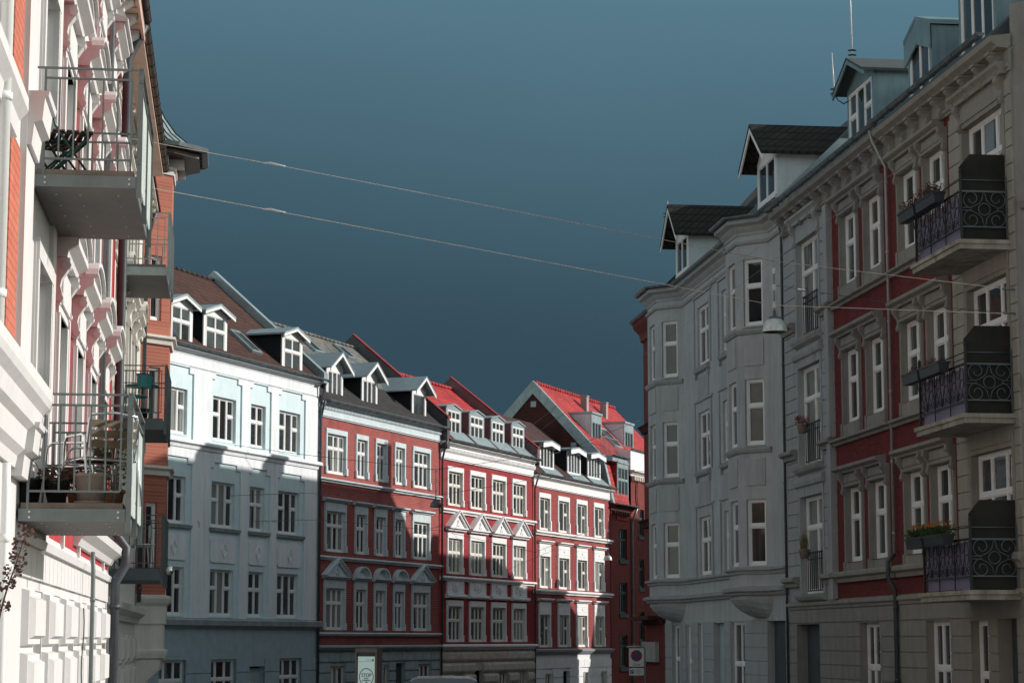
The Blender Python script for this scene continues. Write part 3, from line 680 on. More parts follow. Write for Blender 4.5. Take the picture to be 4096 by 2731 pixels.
# ---------------------------------------------------------------- end house: big zinc edged gable, red roof, dark brick
def build_end():
    A=J4; B=far(1475)
    H=House('gabled_house',A,B,-2.35,'tall dark brick gabled house with a zinc edged gable and bright red tiled roof','house','houses in the far row')
    zA_=18.59; ya=4.49
    # gable wall towards the camera (plane x=0) with zinc band
    kn=(.35,14.2)            # knee of the mansard
    out=[(-.25,11.6),(kn[0],kn[1]),(ya,zA_),(2*ya-kn[0],kn[1]),(2*ya+.25,11.6)]
    inn=[(.75,11.6),(1.3,14.42),(ya,zA_-.74),(2*ya-1.3,14.42),(2*ya-.75,11.6)]
    mb=MB(); x0=-.02
    n=len(out)
    for i in range(n-1): mb._prism([(x0-.06,)+out[i],(x0-.06,)+out[i+1],(x0-.06,)+inn[i+1],(x0-.06,)+inn[i]],[(.25,)+out[i],(.25,)+out[i+1],(.25,)+inn[i+1],(.25,)+inn[i]],0)
    # standing seams across the band
    for i in (1,2):
        a0,a1,b0,b1=out[i],out[i+1],inn[i],inn[i+1]
        for k in range(1,9):
            t=k/9; p=(a0[0]+(a1[0]-a0[0])*t,a0[1]+(a1[1]-a0[1])*t); q=(b0[0]+(b1[0]-b0[0])*t,b0[1]+(b1[1]-b0[1])*t)
            mb.tube([(x0-.065,)+p,(x0-.065,)+q],.018,4)
    H.part(mb,'gable_band',M['zinc'])
    mb=MB(); mb.profx(0,.2,[(0,-1.5),(0,11.6)]+inn+[(2*ya,11.6),(2*ya,-1.5)]); H.part(mb,'gable_wall',M['brick_dark'])
    mb=MB()
    for p in (zH(445,328),zH(832,725)):
        y,z=H.pxx(p,0); mb.box(-.04,.01,y-.16,y+.16,z-.16,z+.16)
    H.part(mb,'wall_vent',M['zinc'])
    L=H.L
    s1=(zA_-kn[1])/(ya-kn[0])
    H.part(MB().profx(.2,L+9,[(kn[0]-.05,kn[1]),(ya,zA_-.12),(2*ya-kn[0],kn[1])]),'roof',M['tile_red'])
    ridge_tiles(H,.2,L+9,ya,zA_-.08,'tile_red',.13)
    # chimneys on the slope
    for p in (zH(938,368),zH(1125,430)):
        x,y,z=H.roofpt(zH(p[0],p[1]) if False else p,kn[0],kn[1],s1)
        mb=MB().box(x-.19,x+.19,y-.19,y+.19,z-.6,z+.68); mb.box(x-.22,x+.22,y-.22,y+.22,z+.68,z+.75); H.part(mb,'chimney',M['chimney_grey'])
    # mansard lower part and upper zinc dormers
    H.part(MB().profx(.2,3.05,[(-.2,11.55),(-.2,11.7),(kn[0]+.02,kn[1]-.02),(1.5,kn[1]-.02),(1.5,11.55)]),'mansard_skirt',M['tile_red'])
    for xa,xb,c in ((1005,1092,640),(1322,1400,700)):
        y0=1.55; x0=H.x(zH(xa-8,c),y0); x1=H.x(zH(xb,c),y0)
        H.dormer(x0,x1,14.9,16.75,y0,5.2,'flat',0,.04,.12,'trim_bluegrey','zinc','zinc',(1,1,1),0,ww=.10,wtop=.42,wbot=.05,thick=.12,gl='glass_dark')
    a=H.roofpt(zH(1098,610),kn[0],kn[1],s1); b=H.roofpt(zH(1160,700),kn[0],kn[1],s1); skylight(H,a[0],a[0]+1.6,min(a[1],b[1])-.2,max(a[1],b[1])+.3,kn[0],kn[1],s1)
    # small roof balcony
    mb=MB(); bx0=H.x(zH(1060,760),.6); bx1=H.x(zH(1228,760),.6)
    for i in range(15): xx=bx0+(bx1-bx0)*i/14; mb.box(xx-.012,xx+.012,.38,.40,14.25,15.3)
    mb.box(bx0,bx1,.37,.42,15.28,15.33); mb.box(bx0,bx1,.3,1.4,14.2,14.26); H.part(mb,'roof_balcony',M['lead_grey'])
    # attic dormer with red cheeks
    x0=H.x(zH(1240,1150),-.02); x1=H.x(zH(1345,1150),-.02)
    H.dormer(x0,x1,11.75,13.9,-.06,1.2,'flat',0,.05,.1,'tile_red','zinc','zinc',(1,1,1),.38,ww=.10,wtop=.2,wbot=.07,thick=.1,gl='glass_dark')
    H.part(MB().box(.2,3.0,-.12,.6,13.95,14.25),'zinc_eave',M['zinc']); H.gutter(.2,3.1,-.2,14.28,.07)
    zc=11.5
    # brick front, narrow bay then stair tower standing forward
    xt=H.x(zI(1385,700)); tw=.0
    dw=[(H.x(zI(1250,y),.1),H.x(zI(1325,y),.1)) for y in (230,)]
    zr=[(H.z(zI(1248,375),.1),H.z(zI(1245,80),.1)),(H.z(zI(1258,895),.1),H.z(zI(1252,595),.1)),(H.z(zI(1262,1415),.1),H.z(zI(1260,1105),.1))]
    ops=[(dw[0][0],dw[0][1]+.1)+z for z in zr]
    mb=MB(); wallgrid(mb,.0,xt,-1.6,zc,ops,0,.2,0,0); H.part(mb,'brick_wall',M['brick_rust'])
    for o in ops:
        w=H.win(o[0],o[1],o[2],o[3],(1,1,1),.34,y=.16,fr='zinc_dark',gl='glass_dark'); H.part(MB().box(o[0]-.05,o[1]+.05,-.07,.1,o[2]-.22,o[2]-.002),'sill',M['zinc_dark'],w)
    mb=MB(); mb.profx(0,xt,CROWN(11.2,.35,.35)); 
    for i in range(9): mb.box(.15+i*.33,.27+i*.33,-.28,-.06,10.95,11.2)
    H.part(mb,'bracketed_cornice',M['brick_dark']); H.gutter(0,xt+.15,-.42,11.58,.07)
    H.pipe([(xt-.05,-.42,11.5),(xt-.05,-.2,11.0),(xt-.05,-.12,10.6),(xt-.05,-.12,-1.5)],.06,'steel_grey')
    # tower
    tx1=L+5
    wz=[(H.z(zI(1440,150),.1),H.z(zH(1437,1340),.1)),(H.z(zI(1445,650),.1),H.z(zI(1440,375),.1)),(H.z(zI(1455,1160),.1),H.z(zI(1450,880),.1))]
    wx=(H.x(zI(1440,500),.1),H.x(zI(1488,500),.1))
    ops=[(wx[0],wx[1]+.1)+z for z in wz]
    mb=MB(); wallgrid(mb,xt,tx1,-1.6,13.6,ops,-.02,.2,0,0); H.part(mb,'stair_tower_wall',M['brick_rust'])
    for o in ops:
        w=H.win(o[0],o[1],o[2],o[3],(1,1),.34,y=.14,fr='zinc_dark',gl='glass_dark'); H.part(MB().box(o[0]-.05,o[1]+.05,-.07,.1,o[2]-.2,o[2]-.002),'sill',M['zinc_dark'],w)
    ox,oz=H.px(zH(1452,1190)); mb=MB()
    mb.profy(-.07,-.021,[(ox+.62*math.cos(t*math.pi/12),oz+.98*math.sin(t*math.pi/12)) for t in range(24)]); mb.profy(-.1,-.06,[(ox+.46*math.cos(t*math.pi/12),oz+.78*math.sin(t*math.pi/12)) for t in range(24)]); H.part(mb,'oval_medallion',M['brick_rust'])
    mb=MB(); mb.profx(xt-.15,tx1,CROWN(13.36,.34,.3)); 
    for i in range(20): mb.box(xt+.1+i*.34,xt+.24+i*.34,-.24,-.03,13.12,13.36)
    H.part(mb,'bracketed_cornice',M['old_white'])
    H.part(MB().box(xt-.1,tx1,-.05,2.5,13.72,14.86),'attic_block',M['base_white']); H.gutter(xt-.1,tx1,-.14,14.92,.07)
    mb=MB(); mb.box(0,tx1,8.7,9.0,-1.6,13); mb.box(tx1-.3,tx1,0,9,-1.6,14); H.part(mb,'rear_wall',M['brick_dark'])
    return H
HEND=build_end()
# ================================================================= RIGHT ROW (shaded side)
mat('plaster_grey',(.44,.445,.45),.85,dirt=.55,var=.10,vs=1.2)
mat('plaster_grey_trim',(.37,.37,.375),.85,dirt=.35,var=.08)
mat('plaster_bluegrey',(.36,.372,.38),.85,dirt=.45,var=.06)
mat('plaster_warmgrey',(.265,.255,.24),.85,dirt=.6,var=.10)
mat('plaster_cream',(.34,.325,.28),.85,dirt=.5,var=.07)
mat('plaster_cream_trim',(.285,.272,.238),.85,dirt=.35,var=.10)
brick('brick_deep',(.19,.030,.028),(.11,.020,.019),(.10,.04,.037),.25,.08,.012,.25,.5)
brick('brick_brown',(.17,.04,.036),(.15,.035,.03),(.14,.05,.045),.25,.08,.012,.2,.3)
brick('tile_mossy',(.035,.03,.026),(.025,.022,.02),(.008,.008,.008),.24,.3,.03,.1,1.,off=0)
mat('zinc_teal',(.22,.33,.36),.5,.5,.3,.2,1.2,.35,.06,9,dcol=(.12,.17,.18))
mat('roof_felt_grey',(.07,.085,.09),.7,.3,dirt=.2)
mat('concrete_stained',(.36,.34,.29),.95,dirt=.9,var=.25,vs=3,dcol=(.10,.085,.06),bump=.4)
mat('screen_black',(.022,.02,.016),.75,.3,dirt=.3,var=.3)
mat('iron_bluegrey',(.10,.125,.14),.5,.5,.3,.2,3,.1,.05)
mat('iron_black',(.03,.032,.035),.55,.4,.3,.2,3,.1,.05)
mat('pipe_pale',(.36,.37,.37),.5,.4,.1,dirt=.3)
mat('sheet_lilac',(.17,.165,.25),.5,.4,dirt=.15,var=.1)
def right_(xd): return plan(xd,43.7*1710/(xd-560))
G0,W0,W2_=right_(1490),right_(1815),right_(2345)
def place(o,p0,p1):
    o.location=(p0[0],p0[1],0); o.rotation_euler=(0,0,math.atan2(p1[1]-p0[1],p1[0]-p0[0])); return o
def console(mb,xc,w,zt,h,p,y=0):
    # scrolled bracket, profile in (y,z)
    pr=[(y,zt),(y-p,zt),(y-p,zt-h*.10),(y-p*.96,zt-h*.22),(y-p*.72,zt-h*.34),(y-p*.48,zt-h*.46),(y-p*.40,zt-h*.6),(y-p*.52,zt-h*.74),(y-p*.56,zt-h*.86),(y-p*.42,zt-h*.97),(y-p*.2,zt-h),(y,zt-h*.95)]
    mb.profx(xc-w/2,xc+w/2,pr)
    pr2=[(a+(y-p*.3-a)*.12+.0,b) for a,b in pr]
    mb.tube([(xc-w/2-.015,y-p*.78,zt-h*.16),(xc+w/2+.015,y-p*.78,zt-h*.16)],h*.10,8)
    mb.tube([(xc-w/2-.015,y-p*.38,zt-h*.86),(xc+w/2+.015,y-p*.38,zt-h*.86)],h*.085,8)
def build_grey():
    H=House('corner_bay_house',G0,W0,-1.5,'pale grey rendered house with two tall canted bays and dark tiled dormers','house')
    D=.75; X0=3.3; L=H.L
    bays=[(3.6,4.35,6.07,6.84),(16.2,16.97,18.47,19.24)]
    path=[(X0,0)]
    for a,b,c,d in bays: path+=[(a,0),(b,-D),(c,-D),(d,0)]
    path.append((L,0)); zt=15.03; zl=4.45
    Z3,Z2,Z1=(12.02,13.93),(8.64,10.50),(5.27,7.12)
    flat=[(9.25,10.98),(12.95,14.55)]
    segs=list(zip(path[:-1],path[1:])); wall=MB()
    def facewall(p0,p1,ops,z0,z1):
        l=math.hypot(p1[0]-p0[0],p1[1]-p0[1]); t=MB(); wallgrid(t,0,l,z0,z1,ops,0,.14); a=math.atan2(p1[1]-p0[1],p1[0]-p0[0]); c,s=math.cos(a),math.sin(a)
        for f in t.f: wall.face([(p0[0]+c*t.v[i][0]-s*t.v[i][1],p0[1]+s*t.v[i][0]+c*t.v[i][1],t.v[i][2]) for i in f])
    wins=[]
    for p0,p1 in segs:
        l=math.hypot(p1[0]-p0[0],p1[1]-p0[1]); ops=[]
        if abs(p0[1])<.01 and abs(p1[1])<.01:
            ops=[(a-p0[0],b-p0[0])+z for a,b in flat if p0[0]<a<p1[0] for z in (Z3,Z2,Z1)]
        elif p0[1]<-.1 and p1[1]<-.1: c=l/2; ops=[(c-.50,c+.46)+z for z in (Z3,Z2,Z1)]
        else: c=l/2; ops=[(c-.33,c+.31)+z for z in (Z3,Z2,Z1)]
        facewall(p0,p1,ops,zl,zt); wins+= [(p0,p1,o) for o in ops]
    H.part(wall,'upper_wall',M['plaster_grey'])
    for p0,p1,o in wins:
        w=H.win(o[0],o[1],o[2],o[3],(1,1) if o[1]-o[0]>1.2 else (1,),.40,y=.13,fw=.075,gl=random.choice(['glass_dark','glass_dark','glass_room'])); place(w,p0,p1)
        mb=MB(); mb.profx(o[0]-.03,o[1]+.03,[(0.12,o[2]-.005),(-.05,o[2]-.03),(-.05,o[2]-.06),(0.0,o[2]-.06)]); H.part(mb,'sill',M['plaster_grey_trim'],w)
    # mouldings that follow the bays
    for nm,z,prof in (('cornice',0,[(-.02,14.62),(.03,14.62),(.04,14.70),(.12,14.79),(.16,14.86),(.30,14.93),(.30,15.04),(-.02,15.04)]),('frieze_moulding',0,[(-.02,14.34),(.06,14.36),(.09,14.42),(.05,14.47),(-.02,14.48)]),
        ('ledge',0,[(-.02,5.02),(.06,5.04),(.08,5.12),(.16,5.14),(.17,5.2),(-.02,5.24)]),('base_moulding',0,[(-.02,4.44),(.10,4.46),(.13,4.52),(.22,4.56),(.23,4.64),(.10,4.68),(-.02,4.70)])):
        H.part(MB().sweep(path,prof),nm,M['plaster_grey_trim'])
    for zs in (11.86,8.50):
        mb=MB()
        for a,b,c,d in bays: mb.sweep([(a,0),(b,-D),(c,-D),(d,0)],[(-.02,zs-.10),(.05,zs-.08),(.10,zs+.0),(.11,zs+.06),(-.02,zs+.08)])
        for a,b in flat: mb.profx(a-.18,b+.18,[(0,zs-.10),(-.10,zs-.06),(-.14,zs+.04),(0,zs+.10)]); mb.box(a-.14,a-.02,-.09,.003,zs-.26,zs-.10); mb.box(b+.02,b+.14,-.09,.003,zs-.26,zs-.10)
        H.part(mb,'sill_course',M['plaster_grey_trim'])
    # pilaster strips and panels on the flat wall
    mb=MB()
    for a,b in flat:
        for z in (Z3,Z2,Z1):
            for x in (a-.45,b+.33): mb.box(x,x+.10,-.045,.003,z[0]-.05,z[1]+.28); 
            mb.box(a-.55,b+.55,-.05,.003,z[1]+.34,z[1]+.42)
    for zc in ((10.9,11.62),(7.5,8.25)):
        for a,b in flat: mb.box(a,b,-.03,.003,zc[0],zc[1])
    H.part(mb,'wall_strip',M['plaster_grey_trim'])
    for a,b,c,d in bays:
        for zc in ((10.88,11.66),(7.5,8.28),(14.0,14.25)):
            for p0,p1 in (((b,-D),(c,-D)),((c,-D),(d,0))):
                l=math.hypot(p1[0]-p0[0],p1[1]-p0[1]); q=MB()
                if zc[1]>14: continue
                q.profy(-.03,.003,[(.22,zc[0]),(l-.22,zc[0]),(l-.22,zc[1]),(l-.22-.0,zc[1]),(l/2,zc[1]-.06),(.22,zc[1])]); o=H.part(q,'bay_panel',M['plaster_grey']); place(o,p0,p1)
        # corbelled foot of the bay
        rings=[]; base=[(a,0.05),(b,-D),(c,-D),(d,0.05)]; xc=(a+d)/2; cb=MB()
        for s,z in ((1.0,4.46),(.98,4.34),(.84,4.18),(.62,4.02),(.36,3.90),(.10,3.83)): rings.append([(xc+(x-xc)*(.55+.45*s),.05+(y-.05)*s,z) for x,y in base])
        for r0,r1 in zip(rings[:-1],rings[1:]):
            for i in range(3): cb.face([r0[i],r0[i+1],r1[i+1],r1[i]],0)
        cb.face(rings[-1]); H.part(cb,'bay_corbel',M['plaster_grey'])
    # ground floor
    gops=[(4.6,5.9,1.0,3.72),(6.95,7.9,.9,3.7),(8.9,9.65,1.0,3.74),(11.35,12.85,-.6,3.74),(13.75,15.65,.8,3.76),(18.5,20.6,-.6,3.74)]
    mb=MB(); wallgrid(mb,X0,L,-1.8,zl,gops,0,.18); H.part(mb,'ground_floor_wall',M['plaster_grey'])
    mb=MB(); rusticate(mb,X0,L,-1.7,3.80,.40,gops,-.03,.022,bl=2.2); H.part(mb,'rustication',M['plaster_bluegrey'])
    for i,o in enumerate(gops):
        if i==5 or i==3: H.part(MB().box(o[0],o[1],.17,.24,o[2],o[3]),'passage_panel' if i==5 else 'door',M['zinc_dark' if i==5 else 'base_slate'])  # dark panel standing in for the shaded depth of the gateway passage
        else: H.win(o[0],o[1],o[2],o[3],(1,1) if o[1]-o[0]>.9 else (1,),.42,y=.14,gl='glass_dark')
    H.body(15.0,9.5,'plaster_warmgrey',x0=X0); ye,ze=-.2,15.12; s=.98; yr=5.2; zr=ze+s*(yr-ye)
    H.roof(ye,ze,yr,zr,'slate_grey' if False else 'roof_felt_grey','roof_felt_grey',x0=X0)
    H.part(MB().profx(X0-.05,X0+.25,[(ye-.05,ze),(ye-.05,ze+.25),(yr,zr+.28),(yr,zr)]),'verge',M['zinc_dark'])
    mb=MB()
    pr=[(.30+.075*math.cos(math.pi+math.pi*i/6)+.08,15.13+.085*math.sin(math.pi+math.pi*i/6)) for i in range(7)]+[(.44,15.13),(.32,15.14)]
    gp=[(X0,0)]+path[1:-1]+[(L,0)]
    H.part(MB().sweep(gp,pr),'gutter',M['gutter_grey'])
    # flat lead top behind the bay cornices
    mb=MB()
    for a,b,c,d in bays: mb.profz(15.05,15.12,[(a-.2,.4),(a,-.1),(b,-D-.3),(c,-D-.3),(d,-.1),(d+.2,.4)])
    H.part(mb,'bay_roof',M['zinc_dark'])
    for (a,b,zb,zt_,h,ck) in ((4.5,6.62,15.72,17.08,.95,'plaster_pale_blue'),(16.95,19.22,15.74,17.06,.85,'plaster_pale_blue')):
        H.dormer(a,b,zb,zt_,.3,4.2,'gable',h,.32,.55,'trim_bluegrey','tile_mossy','white_paint',(1,1),0,ww=.12,wtop=.14,wbot=.05,thick=.10,bargeboards=.16,gl='glass_mid')
    H.pipe([(L-.1,-.36,15.08),(L-.06,-.32,14.9),(L-.02,-.12,14.55),(L-.0,-.07,14.2),(L-.0,-.07,-1.4)],.035)
    return H
def hood_con(H,o,x0,x1,z,m,cons,p=.26,h=.26,ch=.55):
    mb=MB(); mb.profx(x0,x1,[(0,z),(-p*.6,z),(-p*.65,z+h*.3),(-p*.8,z+h*.45),(-p,z+h*.6),(-p,z+h*.85),(0,z+h)])
    for c in cons: console(mb,c,.16,z-.005,ch,p*.78)
    return H.part(mb,'hood',M[m],o)
def build_terrace():
    d=(W2_[0]-W0[0],W2_[1]-W0[1]); k=18.2/math.hypot(*d); Wend=(W0[0]+d[0]*k,W0[1]+d[1]*k)
    H=House('apartment_house',W0,Wend,-1.0,'grey and cream house with red brick bands, heavy window hoods and three black screened balconies','house')
    L=18.2; zt=14.1
    S0,S1,S2=5.02,10.1,14.45
    Z=[(11.36,13.10),(7.95,9.73),(4.58,6.38)]; ZF=[(10.58,13.20),(7.22,9.82),(3.90,6.42)]
    rx=lambda p: H.x(p,-.055)
    w1=[(5.88,rx(zM(366,250))),(8.0,rx(zM(531,250)))]; w2=[(10.78,rx(zM(790,900))),(12.70,rx(zM(975,800)))]; w3=(15.36,rx(zM(1362,560))); w0=(1.50,rx(zJ(1420,560)))
    print('W wins',w1,w2,w3,w0)
    o0=[w0+z for z in ZF]; o1=[w+z for w in w1 for z in Z]; o2=[w+z for w in w2 for z in Z]; o3=[w3+(z[0]-.9,z[1]) for z in Z]
    zg=3.72
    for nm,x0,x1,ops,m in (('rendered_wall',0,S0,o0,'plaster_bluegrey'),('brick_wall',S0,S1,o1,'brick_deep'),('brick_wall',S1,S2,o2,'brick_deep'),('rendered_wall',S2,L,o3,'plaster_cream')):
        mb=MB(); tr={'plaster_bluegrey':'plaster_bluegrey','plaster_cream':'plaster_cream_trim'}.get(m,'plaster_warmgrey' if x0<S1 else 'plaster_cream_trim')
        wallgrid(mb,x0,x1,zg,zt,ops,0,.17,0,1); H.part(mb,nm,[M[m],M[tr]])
    for x0,x1,ops,m in ((0,S0,o0,'plaster_bluegrey'),(S2,L,o3,'plaster_cream')):
        mb=MB(); rusticate(mb,x0,x1,zg+.6,13.5,.345,[(o[0]-.16,o[1]+.16,o[2]-.2,o[3]+.5) for o in ops],-.035,.024); H.part(mb,'rustication',M[m])
    # plinth band behind frames on brick sections: panels under the hoods
    def bay(ws,z,hx,m,top,fr='white_paint'):
        first=None
        for a,b in ws:
            o=H.win(a,b,z[0],z[1],(1,1),.40,y=.16,fw=.08,fr=fr,gl=random.choice(['glass_mid','glass_dark','glass_room']))
            def ex(mb): mb.box(a-.10,b+.10,-.055,.004,z[1]+.001,z[1]+.34); mb.box(a-.0,b+.0,-.08,-.05,z[1]+.12,z[1]+.30); mb.profx(a-.1,b+.1,[(0,z[1]+.02),(-.09,z[1]+.02),(-.09,z[1]+.07),(0,z[1]+.09)])
            H.surround(o,a,b,z[0]-.30,z[1],.10,.0001,.05,m,foot=.3,extra=ex); H.part(MB().profx(a-.001,b+.001,[(.14,z[0]-.002),(-.06,z[0]-.03),(-.06,z[0]-.30),(.0,z[0]-.30)]),'sill',M[m],o); first=first or o
        mb=MB(); z0=z[1]+.34
        mb.profx(hx[0],hx[1],[(0,z0),(-.15,z0),(-.17,z0+.05),(-.22,z0+.07),(-.27,z0+.10),(-.27,z0+.17),(0,z0+.23)])
        for a,b in ws:
            for c in (a-.07,b+.07): console(mb,c,.13,z0-.004,.52,.20)
        H.part(mb,'hood',M[m])
    for i,z in enumerate(Z):
        bay(w1,z,(5.45,9.30),'plaster_warmgrey',i==0); bay(w2,z,(10.42,14.10),'plaster_cream_trim',i==0)
        # balcony door window
        o=H.win(w3[0],w3[1],z[0]-.9,z[1],(1,1.3,1),.30,y=.16,fw=.08)
        def ex(mb,z=z): mb.box(w3[0]-.14,w3[1]+.14,-.055,.004,z[1]+.001,z[1]+.5); mb.box(w3[0]-.02,w3[1]+.02,-.08,-.05,z[1]+.1,z[1]+.42)
        H.surround(o,w3[0],w3[1],z[0]-.95,z[1],.15,.0001,.05,'plaster_cream_trim',extra=ex)
        if i==0: hood_con(H,o,w3[0]-.34,w3[1]+.34,z[1]+.50,'plaster_cream_trim',(w3[0]-.07,w3[1]+.07))
        zf=ZF[i]; o=H.win(w0[0],w0[1],zf[0],zf[1],(1,1),.32,y=.17,fw=.08)
        def ex(mb,zf=zf): mb.box(w0[0]-.14,w0[1]+.14,-.055,.004,zf[1]+.001,zf[1]+.45)
        H.surround(o,w0[0],w0[1],zf[0],zf[1],.15,.0001,.055,'plaster_bluegrey',extra=ex)
        if i==0: hood_con(H,o,w0[0]-.36,w0[1]+.36,zf[1]+.46,'plaster_bluegrey',(w0[0]-.07,w0[1]+.07))
        # juliet railing
        mb=MB(); zb=zf[0]+.02; za=zf[0]+1.02; yj=-.075; xa,xb=w0[0]+.85,w0[1]-.05
        for q in range(8): xx=xa+(xb-xa)*q/7; mb.box(xx-.011,xx+.011,yj-.011,yj+.011,zb+.05,za)
        for zz,h in ((za,.04),(zb+.03,.03),(za-.16,.025)):
            mb.box(xa-.02,xb+.02,yj-.02,yj+.02,zz,zz+h)
            for xx in (xa,xb): mb.box(xx-.015,xx+.015,yj+.02,.0,zz,zz+h-.002)
        H.part(mb,'juliet_railing',M['iron_black'],o)
        H.part(MB().profx(w0[0]-.2,w0[1]+.2,[(0.0,zf[0]-.22),(-.14,zf[0]-.16),(-.2,zf[0]-.08),(-.22,zf[0]-.02),(.12,zf[0]+.0)]),'door_step',M['plaster_grey_trim'],o)
    # storey mouldings
    for z in (11.12,7.72,4.36):
        mb=MB()
        for a,b,p in ((S0+.02,S1-.06,.2),(S1+.06,S2-.05,.2)): mb.profx(a,b,STRING(z-.26,.16,p) if z>5 else STRING(z-.26,.26,p))
        for a,b in ((0,w0[0]-.22),(w0[1]+.22,S0)): mb.profx(a,b,STRING(z-.26,.26,.24))
        if z<5: mb.profx(S2-.04,L,STRING(z-.30,.30,.16))
        H.part(mb,'storey_moulding',M['plaster_cream_trim'] if z<5 else M['plaster_warmgrey'])
    # lintel panels beneath juliet doors
    for z in (10.12,6.76):
        H.part(MB().profx(w0[0]-.3,w0[1]+.3,[(0,z-.12),(-.12,z-.06),(-.15,z+.04),(-.15,z+.14),(0,z+.2)]),'lintel_moulding',M['plaster_bluegrey'])
    # entablature with scroll brackets
    for x0,x1,m in ((0,S1-.02,'plaster_warmgrey'),(S1+.02,L+.05,'plaster_cream_trim')):
        mb=MB(); mb.profx(x0,x1,STRING(13.62,.14,.10)); mb.box(x0,x1,-.04,.004,13.76,14.1); mb.profx(x0,x1,[(0,14.05),(-.26,14.07),(-.30,14.11),(-.40,14.17),(-.42,14.28),(0,14.34)])
        n=round((x1-x0)/.88)
        for i in range(n):
            xx=x0+(i+.5)*(x1-x0)/n; console(mb,xx,.20,14.05,.46,.27,-.04); mb.box(xx-.13,xx+.13,-.34,-.04,14.0,14.055)
        H.part(mb,'bracketed_cornice',M[m])
    # ground floor
    gops=[(.85,3.2,-.6,3.12),(6.9,8.55,.8,3.12),(12.05,13.7,.9,3.12),(15.0,16.05,.7,3.1),(16.6,17.7,-.6,3.12)]
    for x0,x1,m in ((0,S1,'plaster_warmgrey'),(S1,L,'plaster_cream_trim')):
        mb=MB(); g=[o for o in gops if x0<=o[0]<x1]; wallgrid(mb,x0,x1,-1.4,zg,g,0,.3); H.part(mb,'ground_floor_wall',M[m])
        mb=MB(); rusticate(mb,x0+.001,x1,-1.3,3.13,.335,g,-.03,.02,bl=None); mb.profx(x0,x1,STRING(3.50,.18,.10)); mb.box(x0,x1,-.028,.003,3.16,3.48); H.part(mb,'rustication',M[m])
    for i,o in enumerate(gops):
        if i in (0,4): H.part(MB().box(o[0],o[1],.26,.3,o[2],o[3]),'door',M['zinc_dark'])
        else: H.win(o[0],o[1],o[2],o[3],(1,1,1) if i<3 else (1,1),.45,y=.2,fw=.08,gl='glass_dark')
    # pilasters of the far section
    mb=MB(); mb.box(S0-.34,S0,-.16,-.03,zg,13.60); H.part(mb,'corner_pilaster',M['plaster_bluegrey'])
    H.body(14.1,9.5,'plaster_warmgrey')
    # splayed corner after the last window
    c=MB(); c.profz(-1.4,14.95,[(L-.02,.02),(L+2.6,2.6),(L+2.6,9.4),(L-.001,9.4)]); H.part(c,'corner_wall',M['plaster_warmgrey'])
    c=MB()
    for z in (4.06,7.46,10.86): c.sweep([(L+.1,.1),(L+2.6,2.6)],[(-.02,z),(.09,z+.02),(.18,z+.14),(.2,z+.24),(-.02,z+.3)])
    H.part(c,'storey_moulding',M['plaster_cream_trim'])
    ye,ze=-.25,14.36; s=.98; y1=1.35; z1=ze+s*(y1-ye); x0=.85
    H.part(MB().profx(x0,L-.25,[(ye,ze),(ye,ze+.05),(y1,z1),(9.4,z1+.25),(9.4,ze)]),'mansard_roof',M['roof_felt_grey']); H.part(MB().profx(0,x0,[(ye,ze-.1),(ye,ze+.05),(y1,z1-.4),(9.4,z1-.2),(9.4,ze-.1)]),'low_roof',M['roof_felt_grey'])
    H.part(MB().profx(x0-.06,x0+.2,[(ye-.05,ze),(ye-.05,ze+.3),(y1,z1+.32),(y1+.3,z1+.32),(y1+.3,z1)]),'verge',M['zinc'])
    H.gutter(0,S1+.4,-.47,14.40,.08); H.gutter(S1+.1,L-.3,-.47,14.44,.08)
    # dormers
    def dz(a,b,zb,zt_,style,h,over,front,roofm,wc,tr,trc,**k): H.dormer(a,b,zb,zt_,.3,3.4,style,h,over,front,'zinc_teal',roofm,'zinc_teal',wc,tr,trc,ww=.16,wtop=.14,wbot=.04,gl='glass_mid',sash='white_paint',**k)
    dz(5.8,8.12,14.75,16.30,'gable',.50,.20,.40,'roof_felt_grey',(1,1.2,1),.45,(1,0,1),thick=.06,bargeboards=.10)
    dz(10.9,12.62,14.75,16.12,'peak',.32,.06,.14,'zinc_teal',(1,1),0,None,thick=.10,fascia=.55)
    dz(14.5,16.8,14.75,16.75,'flat',0,.06,.14,'zinc_teal',(1,1,1),0,None,thick=.12,fascia=.2)
    H.pipe([(S1-.05,-.46,14.36),(S1-.04,-.4,14.1),(S1-.02,-.22,13.7),(S1,-.10,13.45),(S1,-.10,4.6)],.036,'pipe_pale')
    H.pipe([(S1,-.10,4.62),(S1,-.26,4.45),(S1,-.26,4.1),(S1,-.10,3.8),(S1,-.10,-.9)],.055)
    # balconies
    for i,zs in enumerate((10.30,6.95,3.62)): balcony_iron(H,14.97,18.0,zs)
    return H
def spiral(mb,c,r0,a0,turns,r1,y,rad,ax='y',n=22):
    pts=[]
    for i in range(n+1):
        t=i/n; a=a0+turns*2*math.pi*t; r=r0+(r1-r0)*t; u=c[0]+r*math.cos(a); z=c[1]+r*math.sin(a); pts.append((u,y,z) if ax=='y' else (y,u,z))
    mb.tube(pts,rad,5)
